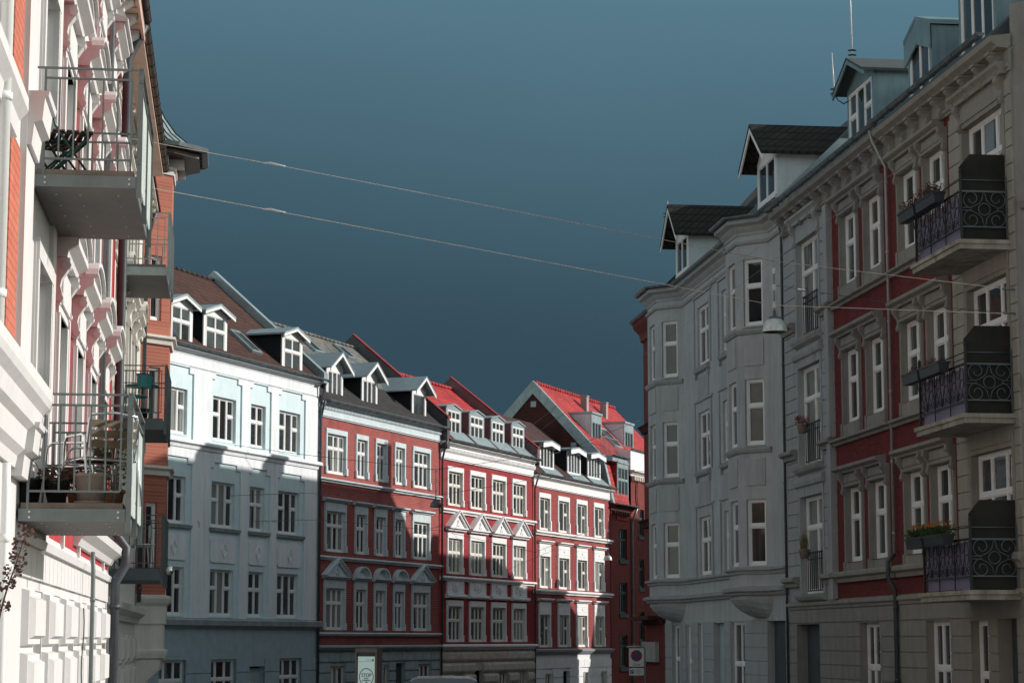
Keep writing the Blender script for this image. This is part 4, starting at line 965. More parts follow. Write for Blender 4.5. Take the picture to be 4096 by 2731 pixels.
def balcony_iron(H,x0,x1,zs):
    D=1.02
    sb=MB(); sb.profy(-D-.02,-.02,[(x0,zs),(x1,zs),(x1,zs-.0),(x1,zs+.02)] if False else [(x0,zs-.02),(x1,zs-.02),(x1,zs-.16),(x0,zs-.16)]); sb.box(x0-.04,x1+.04,-D-.06,-.02,zs-.06,zs+.02)
    o=H.part(sb,'balcony',M['concrete_stained'])
    zr=zs+.98
    f=MB(); y=-D+.05; xa,xb=x0+.08,x1-.08
    for x in (xa,xb): f.box(x-.022,x+.022,y-.022,y+.022,zs+.02,zr+.34); f.lathe([(.0,.10),(.03,.06),(.036,.03),(.022,0)],(x,y,zr+.34),8)
    f.tube([(xa,y,zr+.22),(xb,y,zr+.22)],.012,6); f.box(xa,xb,y-.015,y+.015,zr-.02,zr+.02); f.box(xa,xb,y-.012,y+.012,zs+.26,zs+.285)
    n=6; w=(xb-xa)/n
    for k in range(n+1):
        x=xa+k*w
        if 0<k<n and k%2==0: f.box(x-.01,x+.01,y-.01,y+.01,zs+.02,zr)
    zm=zs+.285; hh=zr-.02-zm
    for k in range(n):
        xc=xa+(k+.5)*w
        f.tube([(xc+w*.46*math.cos(t*math.pi/8),y,zm+.01+hh*.60*math.sin(t*math.pi/8)) for t in range(9)],.010,5)
        spiral(f,(xc-w*.22,zm+.09),.10,0,1.3,.02,y,.008); spiral(f,(xc+w*.22,zm+.09),.10,math.pi,-1.3,.02,y,.008)
        f.tube([(xc-w*.5+w*.30*math.cos(-t*math.pi/8),y,zr-.02+hh*.36*math.sin(-t*math.pi/8)) for t in range(0,9)],.009,5)
        f.tube([(xc+w*.24*math.cos(t*math.pi/6),y,zm+hh*.62+hh*.34*math.sin(t*math.pi/6)) for t in range(13)],.008,5)
    H.part(f,'front_railing',M['iron_black'],o)
    e=MB(); x=xb; ya,yb=-D+.07,-.06; yc=(ya+yb)/2
    e.box(x-.012,x+.012,ya,yb,zr-.02,zr+.015); e.box(x-.01,x+.01,ya,yb,zs+.27,zs+.295); e.tube([(x,ya,zr+.22),(x,yb,zr+.22)],.012,6); e.box(x-.012,x+.012,yb-.02,yb,zs,zr+.3)
    zc=(zr+zs+.28)/2; rr=.115
    e.tube([(x,yc+rr*math.cos(t*math.pi/10),zc+rr*math.sin(t*math.pi/10)) for t in range(21)],.011,5)
    for sy in (-1,1):
        for sz in (-1,1):
            c=(yc+sy*.25,zc+sz*.20); spiral(e,c,.19,(-math.pi/2*sz),sy*sz*1.25,.05,x,.010,'x')
            e.tube([(x,yc+sy*.47,zc+sz*.02),(x,yc+sy*.25,zc+sz*.035),(x,yc+sy*.12,zc+sz*.10),(x,yc+sy*.05,zc+sz*.17),(x,yc+sy*.01,zc+sz*.34)],.010,5)
    H.part(e,'side_railing',M['iron_bluegrey'],o)
    p=MB(); xs=x1-.035; p.profx(xs-.0,xs+.02,[(-D+.02,zs+.05),(-.06,zs+.05),(-.06,zs+1.86),(-D+.30,zs+1.86),(-D+.02,zs+1.52)]) if False else p.profx(x1-.16,x1-.135,[(-D+.05,zs+.03),(-.02,zs+.03),(-.02,zs+1.72),(-D+.27,zs+1.72),(-D+.05,zs+1.46)])
    H.part(p,'privacy_screen',M['screen_black'],o)
    q=MB(); n=60; ys=-D+.11
    for k in range(n):
        u=xa+.03+(xb-.1-xa)*k/n; v=xa+.03+(xb-.1-xa)*(k+1)/n; j=.012*(k%2)
        q.face([(u,ys+j,zs+.05),(v,ys+.012-j,zs+.05),(v,ys+.012-j,zr-.06),(u,ys+j,zr-.06)],0)
    H.part(q,'corrugated_sheet',M['sheet_lilac'],o); return o
HG=build_grey(); HW=build_terrace()
# brick neighbour beyond the grey house, where the street bends
mat('sheet_white',(.38,.375,.36),.7,dirt=.4,var=.1)
C0=HG.world(-.62,0,0)[:2]; DF=HB.d
def build_rb():
    B=HG.world(3.28,0,0)
    H=House('brick_corner_house',C0,B[:2],-1.6,'brown red brick house just showing beyond the pale grey bay house','house','houses round the bend on the right')
    c,s=DF[0]*H.d[0]+DF[1]*H.d[1],DF[0]*H.n[0]+DF[1]*H.n[1]      # direction after the bend, in local axes
    far_=(c*19.,s*19.)
    mb=MB(); mb.profz(-1.8,14.7,[far_,(0,0),(H.L,0),(H.L,7.6),(9*-s*-1+0,9*c*-1+0) if False else (far_[0]-s*-9*1.0,far_[1]+c*-9)]); H.part(mb,'brick_wall',M['brick_brown'])
    path=[far_,(0,0),(H.L-.05,0)]
    H.part(MB().sweep(path,[(-.02,14.2),(.1,14.25),(.14,14.5),(.36,14.75),(.40,14.98),(-.02,15.0)]),'cornice',M['brick_brown'])
    for z in (11.0,7.55,4.05): H.part(MB().sweep(path,[(-.02,z-.2),(.08,z-.18),(.16,z-.02),(.26,z+.06),(-.02,z+.14)]),'string_course',M['brick_dark'])
    H.part(MB().sweep(path,[(.34,15.02),(.36,14.94),(.42,14.92),(.48,14.94),(.5,15.02)]),'gutter',M['pipe_dark'])
    zr=19.9; q=(-s*-4.5,c*-4.5); n=(s,-c); n=(-n[0],-n[1])
    n=(s,-c) if (s*1+(-c)*1)>0 else (-s,c)
    def o(p,k): return (p[0]+n[0]*k,p[1]+n[1]*k)
    mb=MB(); e0,e1=o(far_,-.3),o((0,0),-.3); r0,r1=o(far_,4.5),o((0,0),4.5); b0,b1=o(far_,9.2),o((0,0),9.2)
    mb.face([e0+(15.,),e1+(15.,),r1+(zr,),r0+(zr,)]); mb.face([r0+(zr,),r1+(zr,),b1+(15.,),b0+(15.,)]); mb.face([e0+(15.,),r0+(zr,),b0+(15.,)],1)
    mb.face([e1+(15.,),(H.L,-.3,15.),(H.L,4.2,zr),r1+(zr,)]); mb.face([r1+(zr,),(H.L,4.2,zr),(H.L,8,15.)]); H.part(mb,'roof',[M['slate_grey'],M['brick_brown']])
    for k,w,h in ((1.9,1.6,.42),(7.1,1.4,.45),(18.0,.9,1.8)):  # unseen ridge and stacks, shaped for the shadow edge on the far row
        a=(c*k,s*k); p=o(a,4.1); pq=o((c*(k+w),s*(k+w)),4.1); p2=o(a,4.9); pq2=o((c*(k+w),s*(k+w)),4.9)
        H.part(MB().profz(zr-.9,zr+h,[p,pq,pq2,p2]),'chimney',M['brick_brown'])
    H.part(MB().box(.05,2.75,-.16,-.02,2.55,3.25),'awning_panel',M['sheet_white'])
    H.part(MB().box(-.3,3.2,-.5,-.02,4.02,4.16),'canopy',M['brick_dark'])
    return H
HRBK=build_rb()
def bend_house(s0,s1,ze,zr,m,label,chim=()):  # unseen houses; roof heights and gap shaped to cast the far row's shadows
    A=(C0[0]+DF[0]*s1,C0[1]+DF[1]*s1); B=(C0[0]+DF[0]*s0,C0[1]+DF[1]*s0); zg=-2.
    H=House('unseen_house',A,B,zg,label,'house','houses round the bend on the right'); L=H.L; e=ze-zg; r=zr-zg
    n=max(2,int(L/2.6)); rows=[z for z in (1.,4.1,7.2,10.3) if z+1.9<e-.6]
    ops=[((i+.5)*L/n-.5,(i+.5)*L/n+.5,z,z+1.75) for i in range(n) for z in rows]
    mb=MB(); wallgrid(mb,0,L,-1,e,ops,0,.15); H.part(mb,'wall',M[m]); H.body(e,9,m)
    for o in ops: H.win(o[0],o[1],o[2],o[3],(1,1),.35,y=.13)
    H.part(MB().profx(0,L,CROWN(e-.4,.4,.25)),'cornice',M['old_white']); H.roof(-.25,e,4.5,r,'slate_grey',m)
    for k,w,h in chim: H.part(MB().box(L-k-w,L-k,4.1,4.9,r-.8,r+h),'chimney',M['brick_brown'])
    return H
bend_house(19.05,32.,12.,15.9,'plaster_warmgrey','warm grey rendered house round the bend, out of view behind the brick corner',((4.5,.7,.6),))
bend_house(32.05,41.1,10.45,14.6,'brick_brown','unseen low brick house round the bend with an open gap beyond it')
bend_house(47.1,49.25,10.3,14.5,'plaster_cream','unseen narrow cream rendered house on the far side of the gap round the bend')
bend_house(49.3,66.,15.,19.,'plaster_warmgrey','unseen tall grey rendered house last in the row round the bend')
# ================================================================= LEFT ROW (sunlit side)
mat('stucco_white',(.625,.605,.60),.8,dirt=.12,var=.04,vs=1.5,bump=.12)
mat('stucco_pink',(.62,.47,.43),.8,dirt=.15,var=.06)
mat('stucco_cream',(.66,.63,.58),.8,dirt=.3,var=.06)
brick('brick_orange',(.56,.17,.11),(.48,.135,.09),(.28,.11,.08),.25,.085,.010,.05,.35)
brick('brick_orange_bay',(.42,.14,.095),(.33,.10,.07),(.35,.20,.15),.25,.085,.010,.08,.35)
mat('brick_red_paint',(.42,.045,.05),.7,dirt=.15,var=.12,bump=.3,bs=14)
mat('soffit_pink',(.55,.38,.31),.8,dirt=.2)
mat('galvanised',(.165,.19,.19),.5,.4,.25,.12,6,.2,.04,50)
mat('balcony_underside',(.17,.165,.16),.7,.3,dirt=.25,var=.08)
mat('corrugated_white',(.42,.46,.44),.5,.4,dirt=.1)
mat('timber_deck',(.17,.14,.115),.85,dirt=.3,var=.25)
mat('balcony_dark',(.09,.11,.12),.5,.4,.3,.15,3,.1,.05)
mat('gutter_brown',(.085,.065,.055),.5,.4,.3,.3,4,.2,.1,20)
mat('zinc_roof',(.30,.38,.38),.4,.5,.4,.15,2,.2,.05)
mat('bolt',(.55,.56,.55),.35,.5,.8,dirt=0,bump=0)
S_=.127
def lw(Y): return (-4.77-S_*(Y-22),Y)
def l3(Y): return (-8.5-S_*(Y-48.9),Y)
def arch_hood(mb,x0,x1,z,p,h=.22,rise=.34,seg=True):
    # slab with consoles under and a low segmental pediment above
    mb.profx(x0,x1,[(0,z),(-p*.55,z),(-p*.6,z+h*.3),(-p*.85,z+h*.5),(-p,z+h*.62),(-p,z+h),(0,z+h)])
    if seg:
        xc=(x0+x1)/2; r=(x1-x0)/2; n=10
        A=[(xc-r*math.cos(math.pi*i/n),z+h+.002+rise*math.sin(math.pi*i/n)) for i in range(n+1)]
        B=[(xc-r*.84*math.cos(math.pi*i/n),z+h+.002+rise*.78*math.sin(math.pi*i/n)) for i in range(n+1)]
        for i in range(n): mb.profy(-p,.003,[A[i],A[i+1],B[i+1],B[i]])
        for i in range(n): mb.profy(-p-.05,-p*.6,[(A[i][0],A[i][1]),(A[i+1][0],A[i+1][1]),(A[i+1][0],A[i+1][1]+.05),(A[i][0],A[i][1]+.05)])
        mb.profy(-p*.4,.002,B)
    else:
        mb.profx(x0-.05,x1+.05,[(0,z+h+.002),(-p-.05,z+h+.002),(-p-.05,z+h+.06),(0,z+h+.16)])
def steel_balcony(H,x0,x1,zb,D=.98,m='galvanised',front='corrugated',deck='timber_deck',dy=0.02,under='balcony_underside',rail2=True,nb=7,thick=.115):
    o=H.part(MB().box(x0+.01,x1-.01,-D+.01,-.0-dy,zb+.004,zb+.03),'balcony',M[under])
    c=MB()
    for x in (x0,x1): 
        s=-1 if x==x1 else 1
        c.box(x,x+s*.008,-D,-dy,zb,zb+thick); c.box(x+s*.008,x+s*.06,-D,-dy,zb+thick-.008,zb+thick)
    c.box(x0+.009,x1-.009,-D-.004,-D+.008,zb,zb+thick)
    H.part(c,'channel_frame',M[m],o)
    b=MB()
    for y in (-D+.06,-.12):
        for z in (zb+.035,zb+.085): b.tube([(x0-.014,y,z),(x0+.0,y,z)],.011,8)
    xx=x0+.4
    while xx<x1-.2:
        for y in (-D+.18,-D+.55,-.2): b.tube([(xx,y,zb-.004),(xx,y,zb+.01)],.010,6)
        xx+=.55
    if front=='corrugated': H.part(b,'bolt',M['bolt'],o)
    d=MB(); n=20
    for i in range(n): d.box(x0+.012+(x1-x0-.024)*i/n+.003,x0+.012+(x1-x0-.024)*(i+1)/n-.003,-D+.02,-.04,zb+thick+.001,zb+thick+.055)
    H.part(d,'deck',M[deck],o)
    zd=zb+thick+.055; zt=zd+1.0; t=.016
    for xe in (x0+.006,x1-.026):
        e=MB(); ya,yb=-D+.05,-.10
        for z in (zd+.105,zt-.10,zt): e.box(xe,xe+.02,ya if z<zt else -D+.0,yb if z<zt else -.02,z-.010,z+.010)
        for i in range(nb): y=ya+(yb-ya)*i/(nb-1); e.box(xe+.002,xe+.018,y-t/2,y+t/2,zd+.105,zt-.10)
        e.box(xe+.001,xe+.019,yb-.012,yb+.012,zb+.02,zt); H.part(e,'end_railing',M[m],o)
    for x in [x0+.01,(x0+x1)/2-.03,x1-.07]:
        p=MB(); p.box(x,x+.012,-D-.056,-D-.006,zb-.09,zt+.0); p.box(x+.012,x+.06,-D-.016,-D-.006,zb-.09,zt); 
        for z in (zd+.08,zt-.12): p.tube([(x-.02,-D-.03,z),(x+.03,-D-.03,z)],.014,8)
        H.part(p,'post',M[m],o)
    f=MB(); f.box(x0,x1,-D-.056,-D-.01,zt+.001,zt+.020); f.box(x0,x1,-D-.045,-D-.02,zt-.12,zt-.10)
    if front=='corrugated':
        H.part(f,'front_rail',M[m],o); q=MB(); n=80
        for k in range(n):
            u=x0+.02+(x1-x0-.04)*k/n; v=x0+.02+(x1-x0-.04)*(k+1)/n; j=.02*(k%2)
            q.face([(u,-D-.018-j,zb+.10),(v,-D-.038+j,zb+.10),(v,-D-.038+j,zt-.16),(u,-D-.018-j,zt-.16)])
        H.part(q,'corrugated_panel',M['corrugated_white'],o)
    else:
        n=int((x1-x0)/.11)
        for i in range(n+1): x=x0+.01+(x1-x0-.02)*i/n; f.box(x-.009,x+.009,-D-.05,-D-.035,zb+.04,zt)
        H.part(f,'front_rail',M[m],o)
    o['deck']=zd; return o
def block_pier(mb,x0,x1,z0,z1,h,p=.13,m=0):
    n=max(1,round((z1-z0)/h)); h=(z1-z0)/n
    for k in range(n):
        a=z0+k*h+.03; b=z0+(k+1)*h-.03; r=.06
        A=[(x0,0,a),(x1,0,a),(x1,0,b),(x0,0,b)]; B=[(x0+.02,-p*.55,a+.02),(x1-.02,-p*.55,a+.02),(x1-.02,-p*.55,b-.02),(x0+.02,-p*.55,b-.02)]
        C=[(x0+r+.05,-p,a+r+.04),(x1-r-.05,-p,a+r+.04),(x1-r-.05,-p,b-r-.04),(x0+r+.05,-p,b-r-.04)]
        mb._prism(A,B,m)
        i=[(q[0]+(.05 if q[0]<(x0+x1)/2 else -.05),-p*.55-.0006,q[2]+(.05 if q[2]<(a+b)/2 else -.05)) for q in B]
        mb._prism(i,C,m)
# ---------------------------------------------------------------- nearest house: white with orange brick strips
def build_l1():
    H=House('brick_strip_house',lw(4),lw(20.3),-.4,'white plastered house at the left edge with orange brick strips and a deep ledge','house','houses in the left row'); X=lambda x:x+8.0
    L=H.L; ops=[(X(3.2),X(4.6),4.5,6.1),(X(3.2),X(4.6),7.3,9.5),(X(-.5),X(1),4.5,6.1),(X(-.5),X(1),7.3,9.5)]
    gops=[(X(-4),X(-2.5),.6,2.9),(X(1.8),X(3.6),.6,2.9)]
    mb=MB(); wallgrid(mb,0,L,-1,12.6,ops+gops,0,.2); H.part(mb,'plastered_wall',M['stucco_white'])
    for o in ops+gops: H.win(o[0],o[1],o[2],o[3],(1,1),.35,y=.16)
    for a,b in ((6.72,7.56),(1.9,2.6)):
        for z0,z1 in ((4.5,6.48),(6.85,9.6)): H.part(MB().box(X(a),X(b),-.012,.003,z0,z1),'brick_strip',M['brick_orange'])
    H.part(MB().box(X(7.60),L,-.06,.003,4.45,12.3),'corner_pilaster',M['stucco_white'])
    H.part(MB().profx(0,L-.05,[(0,3.62),(-.04,3.62),(-.06,3.72),(-.12,3.78),(-.14,3.95),(-.20,4.0),(-.22,4.14),(-.28,4.2),(-.30,4.26),(-.30,4.36),(-.12,4.50),(0,4.52)]),'deep_ledge',M['stucco_white'])
    H.part(MB().profx(0,X(6.62),STRING(6.38,.42,.16)),'string_course',M['stucco_white'])
    for z,hh in ((6.55,.5),(3.55,.48)):
        H.part(MB().profx(X(7.62),L,[(0,z),(-.10,z),(-.12,z+hh*.4),(-.19,z+hh*.46),(-.21,z+hh*.88),(-.24,z+hh*.9),(-.25,z+hh),(0,z+hh)]),'pilaster_block',M['stucco_white'])
    mb=MB().box(0,L,-.35,.0,12.3,12.6); H.part(mb,'eave',M['soffit_pink']); H.gutter(0,L,-.42,12.5,.08,'gutter_brown')
    H.body(12.5,9,'stucco_white'); H.roof(-.3,12.6,4.6,17,'tile_brown','stucco_white')
    H.pipe([(X(5.35),-.42,12.5),(X(5.35),-.12,12.0),(X(5.35),-.085,11.6),(X(5.35),-.085,4.45)],.055,'white_paint')
    H.pipe([(X(6.2),-.11,3.55),(X(6.2),-.11,3.3),(X(6.2),-.11,-.4)],.035,'white_paint')
    return H
# ---------------------------------------------------------------- red and white house with the two steel balconies
def build_l2():
    H=House('apartment_house',lw(20.3),lw(35.3),-.4,'red and white stuccoed house with scrolled window hoods and galvanised steel balconies','house','houses in the left row')
    L=H.L; X=lambda x:(x-8.3)*1.008
    door=[(X(9.3),X(10.75),6.65,8.75),(X(9.3),X(10.75),3.4,5.8)]
    near=[11.35+2.72*k for k in range(4)]; WIN=[(X(a+.42),X(a+1.42)) for a in near]
    rows=[(3.75,5.62,6.22,True),(6.95,8.45,9.05,True),(9.75,10.35,10.95,False)]
    ops=list(door)
    for a,b in WIN: ops+= [(a,b,r[0],r[1]) for r in rows]
    ops.append((X(9.3),X(10.75),9.75,10.6))
    mb=MB(); wallgrid(mb,0,X(11.25),3.05,12.0,[o for o in ops if o[0]<X(11.2)],0,.17); H.part(mb,'plastered_wall',M['stucco_white'])
    mb=MB(); wallgrid(mb,X(11.25),L,3.05,12.0,[o for o in ops if o[0]>X(11.2)],0,.17,0,1); H.part(mb,'brick_wall',[M['brick_red_paint'],M['stucco_white']])
    mb=MB(); mb.box(X(10.80),X(11.22),-.05,.003,3.1,11.9)
    H.part(mb,'pilaster',M['stucco_white'])
    for o in ops:
        w=H.win(o[0],o[1],o[2],o[3],(1,1),.33,y=.165)
        if o[0]>X(11.2):
            r=[q for q in rows if q[0]==o[2]][0]
            def ex(mb): 
                mb.box(o[0]-.20,o[1]+.20,-.06,.004,r[1],r[2]); mb.box(o[0]-.05,o[1]+.05,-.09,-.05,r[1]+.12,r[2]-.1)
                mb.box(o[0]-.20,o[1]+.20,-.05,.004,r[0]-.28,r[0]-.05); mb.profx(o[0]-.28,o[1]+.28,[(0,r[0]-.07),(-.13,r[0]-.05),(-.14,r[0]+.0),(.05,r[0]+.002)])
            H.surround(w,o[0],o[1],o[2],o[3],.20,.0001,.07,'stucco_white',extra=ex)
            mb=MB(); arch_hood(mb,o[0]-.36,o[1]+.32,r[2],.26,.20,.24,r[3])
            for c in (o[0]-.16,o[1]+.14): console(mb,c,.15,r[2]-.003,.52,.17)
            H.part(mb,'hood',M['stucco_white'],w)
        else: H.surround(w,o[0],o[1],o[2],o[3],.16,.2,.05,'stucco_white')
    # white quoin strips between red strips
    for k,a in enumerate(near):
        x=X(a+2.02); 
        if x<L-.3: H.part(MB().box(x,x+.17,-.045,.003,3.15,11.3),'white_strip',M['stucco_white'])
    # eaves
    mb=MB(); mb.profx(0,L,STRING(11.18,.2,.14)); mb.box(0,L,-.06,.003,11.38,12.0); n=16
    for i in range(n): console(mb,(i+.5)*L/n,.22,11.92,.36,.28,-.05)
    H.part(mb,'bracketed_cornice',M['stucco_white'])
    mb=MB().box(0,L,-.36,.0,11.93,11.97); 
    for i in range(n): mb.box((i+1)*L/n-.02,(i+1)*L/n+.02,-.355,-.05,11.90,11.932)
    H.part(mb,'soffit',M['soffit_pink']); H.part(MB().box(0,L,-.40,-.36,11.86,12.06),'eave_board',M['soffit_pink'])
    H.gutter(0,L-.02,-.42,12.24,.075,'gutter_brown')
    H.body(12,9,'stucco_white'); H.roof(-.40,12.08,4.6,16.5,'tile_brown','stucco_white')
    # ground floor
    H.part(MB().profx(0,L,[(0,3.02),(-.05,3.02),(-.07,3.10),(-.02,3.14),(0,3.2)]),'thin_moulding',M['stucco_white'])
    H.part(MB().profx(X(15.5),L,[(0,3.28),(-.06,3.28),(-.10,3.36),(-.22,3.44),(-.24,3.54),(0,3.60)]),'string_course',M['stucco_white'])
    mb=MB(); gops=[]; x=X(8.9)
    piers=[]
    while x<L-.2:
        piers.append((x,min(x+1.38,L))); gops.append((x+1.42,min(x+2.36,L-.05),.5,2.6)); x+=2.4
    gops=[g for g in gops if g[1]-g[0]>.5]
    wallgrid(mb,0,L,-1,3.05,gops,0,.2); H.part(mb,'ground_floor_wall',M['stucco_cream' if False else 'stucco_white'])
    mb=MB()
    for a,b in piers: block_pier(mb,a,b,-.4,2.62,.60)
    H.part(mb,'block_pier',M['stucco_white'])
    mb=MB(); xx=.1
    while xx<L-.4: mb.box(xx,xx+.52,-.035,.003,2.70,2.98); xx+=.545
    H.part(mb,'frieze',M['stucco_white'])
    for g in gops: H.win(g[0],g[1],g[2],g[3],(1,1),.35,y=.17)
    # pipes and cables
    H.pipe([(X(19.0),-.40,12.1),(X(19.0),-.12,11.6),(X(19.0),-.10,3.7)],.04,'lead_grey')
    H.pipe([(L-.25,-.40,12.1),(L-.25,-.30,11.85),(L-.25,-.14,11.5),(L-.25,-.12,3.8),(L-.25,-.30,3.55),(L-.25,-.30,3.3),(L-.25,-.14,3.0),(L-.25,-.12,-.3)],.075,'pipe_dark')
    H.pipe([(X(16.9),-.16,3.25),(X(16.9),-.17,3.0),(X(16.9),-.17,-.3)],.028,'galvanised','conduit')
    mb=MB(); pts=[(X(15.5)+.1*math.sin(t*1.3)*.3,-.15-.01*math.sin(t),2.5-.16*t) for t in range(18)]; mb.tube(pts,.008,5); H.part(mb,'cable',M['pipe_dark'])
    b1=steel_balcony(H,X(8.72),X(11.5),6.42); b0=steel_balcony(H,X(8.12),X(10.9),3.18)
    return H,b0,b1
# ---------------------------------------------------------------- third house: cream, brick bay with swept zinc roof
def build_l3():
    H=House('bay_house',l3(35.3),l3(57.5),-.9,'cream house ending the left row with a narrow orange brick bay and dark balconies','house','houses in the left row')
    L=H.L; zt=13.0
    WIN=[(2.1,3.1),(10.6,11.6),(13.5,14.5)]; doors=[(7.0,8.1)]
    rows=[(4.2,6.2),(7.4,9.2),(10.5,12.1)]
    ops=[(a,b)+r for a,b in WIN+doors for r in rows]
    mb=MB(); wallgrid(mb,0,17.75,3.2,zt,ops,0,.17); wallgrid(mb,19.6,L,3.2,zt,[],0,.1); H.part(mb,'stucco_wall',M['stucco_cream'])
    for o in ops:
        w=H.win(o[0],o[1],o[2],o[3],(1,1),.33,y=.165); z=o[3]+.42
        def ex(mb): mb.box(o[0]-.18,o[1]+.18,-.06,.004,o[3],z); mb.box(o[0]-.18,o[1]+.18,-.05,.004,o[2]-.3,o[2]-.05)
        H.surround(w,o[0],o[1],o[2],o[3],.18,.0001,.06,'stucco_cream',extra=ex)
        mb=MB(); arch_hood(mb,o[0]-.32,o[1]+.32,z,.24,.2,.3,o[2]<10)
        for c in (o[0]-.13,o[1]+.13): console(mb,c,.16,z-.003,.5,.18)
        H.part(mb,'hood',M['stucco_cream'],w)
    mb=MB(); mb.profx(0,17.6,STRING(12.3,.2,.14)); n=17
    for i in range(n): console(mb,(i+.5)*17.6/n,.2,12.95,.36,.26,-.04)
    mb.box(0,17.6,-.36,.0,12.96,13.0); H.part(mb,'bracketed_cornice',M['stucco_cream'])
    for z in (6.55,9.75): H.part(MB().profx(0,17.7,STRING(z,.22,.12)),'string_course',M['stucco_cream'])
    H.part(MB().profx(0,17.7,[(0,3.0),(-.08,3.0),(-.12,3.1),(-.26,3.2),(-.28,3.32),(0,3.4)]),'string_course',M['stucco_cream'])
    H.gutter(0,12.2,-.68,12.86,.075,'gutter_brown'); H.part(MB().box(0,12.2,-.64,-.30,12.70,12.80),'eave_board',M['soffit_pink'])
    mb=MB(); gops=[(1.3,2.3,.3,2.6),(4.0,5.0,.3,2.6),(6.8,7.8,.3,2.6),(9.5,10.5,.3,2.6),(12.2,13.2,.3,2.6),(14.8,15.8,-.5,2.6)]
    wallgrid(mb,0,L,-1,3.2,gops,0,.2)
    for a in [.1]+[g[1]+.1 for g in gops]: block_pier(mb,a,a+1.3,-.5,2.75,.6,.10)
    H.part(mb,'ground_floor_wall',M['stucco_cream'])
    for g in gops: H.win(g[0],g[1],g[2],g[3],(1,1),.35,y=.17)
    H.body(13,9,'stucco_cream'); H.roof(-.40,13.05,4.6,17.2,'tile_brown','stucco_cream')
    # canted brick bay
    bp=[(17.72,.02),(18.37,-.66),(19.7,-.66),(20.3,.02)]; wl=MB(); zb0,zb1=3.4,14.25; wins=[]
    for p0,p1 in zip(bp[:-1],bp[1:]):
        l=math.hypot(p1[0]-p0[0],p1[1]-p0[1]); c=l*.54
        o=[(c-.20,c+.16)+r for r in ((4.2,5.9),(7.45,9.2),(10.35,11.95))] if l<1 else [(l/2-.4,l/2+.4)+r for r in ((4.2,5.9),(7.45,9.2),(10.35,11.95))]
        t=MB(); wallgrid(t,0,l,zb0,zb1,o,0,.13); a=math.atan2(p1[1]-p0[1],p1[0]-p0[0]); cs,sn=math.cos(a),math.sin(a)
        for f in t.f: wl.face([(p0[0]+cs*t.v[i][0]-sn*t.v[i][1],p0[1]+sn*t.v[i][0]+cs*t.v[i][1],t.v[i][2]) for i in f])
        wins+=[(p0,p1,q) for q in o]
    H.part(wl,'brick_bay',M['brick_orange_bay'])
    for p0,p1,q in wins: place(H.win(q[0],q[1],q[2],q[3],(1,),0,y=.12,fw=.06,gl='glass_dark'),p0,p1)
    for z,h,p in ((6.55,.26,.16),(9.75,.24,.16),(14.0,.22,.10)):
        H.part(MB().sweep(bp,[(-.02,z),(p*.4,z+.02),(p*.5,z+h*.5),(p,z+h*.7),(p,z+h*.95),(-.02,z+h)]),'bay_moulding',M['stucco_cream'] if z<13 else M['stucco_white'])
    H.part(MB().sweep(bp,[(-.02,3.0),(.04,3.0),(.05,3.42),(.12,3.5),(.16,3.6),(.16,3.66),(-.02,3.7)]),'bay_moulding',M['stucco_cream'])
    H.part(MB().profz(2.2,3.0,[bp[0],bp[1],bp[2],bp[3]]),'bay_foot',M['stucco_cream']); H.part(MB().sweep(bp,[(-.02,2.16),(.06,2.18),(.10,2.3),(.1,2.36),(-.02,2.4)]),'bay_moulding',M['stucco_cream'])
    mb=MB()
    for x in (18.0,19.6): console(mb,x,.26,2.15,1.1,.62)
    H.part(mb,'bay_bracket',M['stucco_cream'])
    # swept roof with broad eaves
    zt=14.42; mb=MB(); e=1.0; xc,yc=19.0,.4
    eav=[(17.1,.6),(17.55,-.75),(18.2,-1.36),(19.9,-1.36),(20.6,-.75),(20.95,.6)]
    rings=[]
    for s,z in ((1,zt+.26),(.82,zt+.40),(.64,zt+.68),(.47,zt+1.12),(.32,zt+1.7),(.17,zt+2.4),(.03,zt+3.2)): rings.append([(xc+(x-xc)*s,yc+(y-yc)*s,z) for x,y in eav])
    for r0,r1 in zip(rings[:-1],rings[1:]):
        for i in range(5): mb.face([r0[i],r0[i+1],r1[i+1],r1[i]],0,False)
    H.part(mb,'swept_roof',M['zinc_roof'])
    mb=MB()
    for i in range(6): mb.tube([r[i] for r in rings],.022,6)
    for i in range(5):
        for t in (.33,.67): mb.tube([tuple(r[i][k]+(r[i+1][k]-r[i][k])*t for k in range(3)) for r in rings[:6]],.022,5)
    H.part(mb,'roof_seam',M['felt_black'])
    H.part(MB().sweep(eav,[(-.02,zt+.25),(.0,zt+.16),(.08,zt+.13),(.15,zt+.17),(.17,zt+.27)]),'bay_gutter',M['gutter_grey'])
    mb=MB(); mb.profz(zt+.02,zt+.14,[(xc+(x-xc)*.97,yc+(y-yc)*.97) for x,y in eav]); H.part(mb,'bay_soffit',M['gutter_brown'])
    mb=MB()
    for x,y in ((17.95,-.35),(18.45,-.72),(19.6,-.72)): mb.box(x-.1,x+.1,y-.22,y+.2,zt-.22,zt+.02)
    H.part(mb,'eave_block',M['stucco_white'])
    H.pipe([(17.45,-.3,12.9),(17.5,-.2,12.6),(17.6,-.1,12.2),(17.6,-.1,3.5)],.05,'pipe_dark')
    bs=[steel_balcony(H,6.1,9.0,z,.95,'steel_grey' if i==2 else 'balcony_dark','bars','balcony_dark',under='balcony_dark' if i<2 else 'balcony_underside',thick=.16) for i,z in enumerate((3.72,6.55,9.5))]
    return H,bs
HL1=build_l1(); HL2,BL0,BL1=build_l2(); HL3,BL3=build_l3()
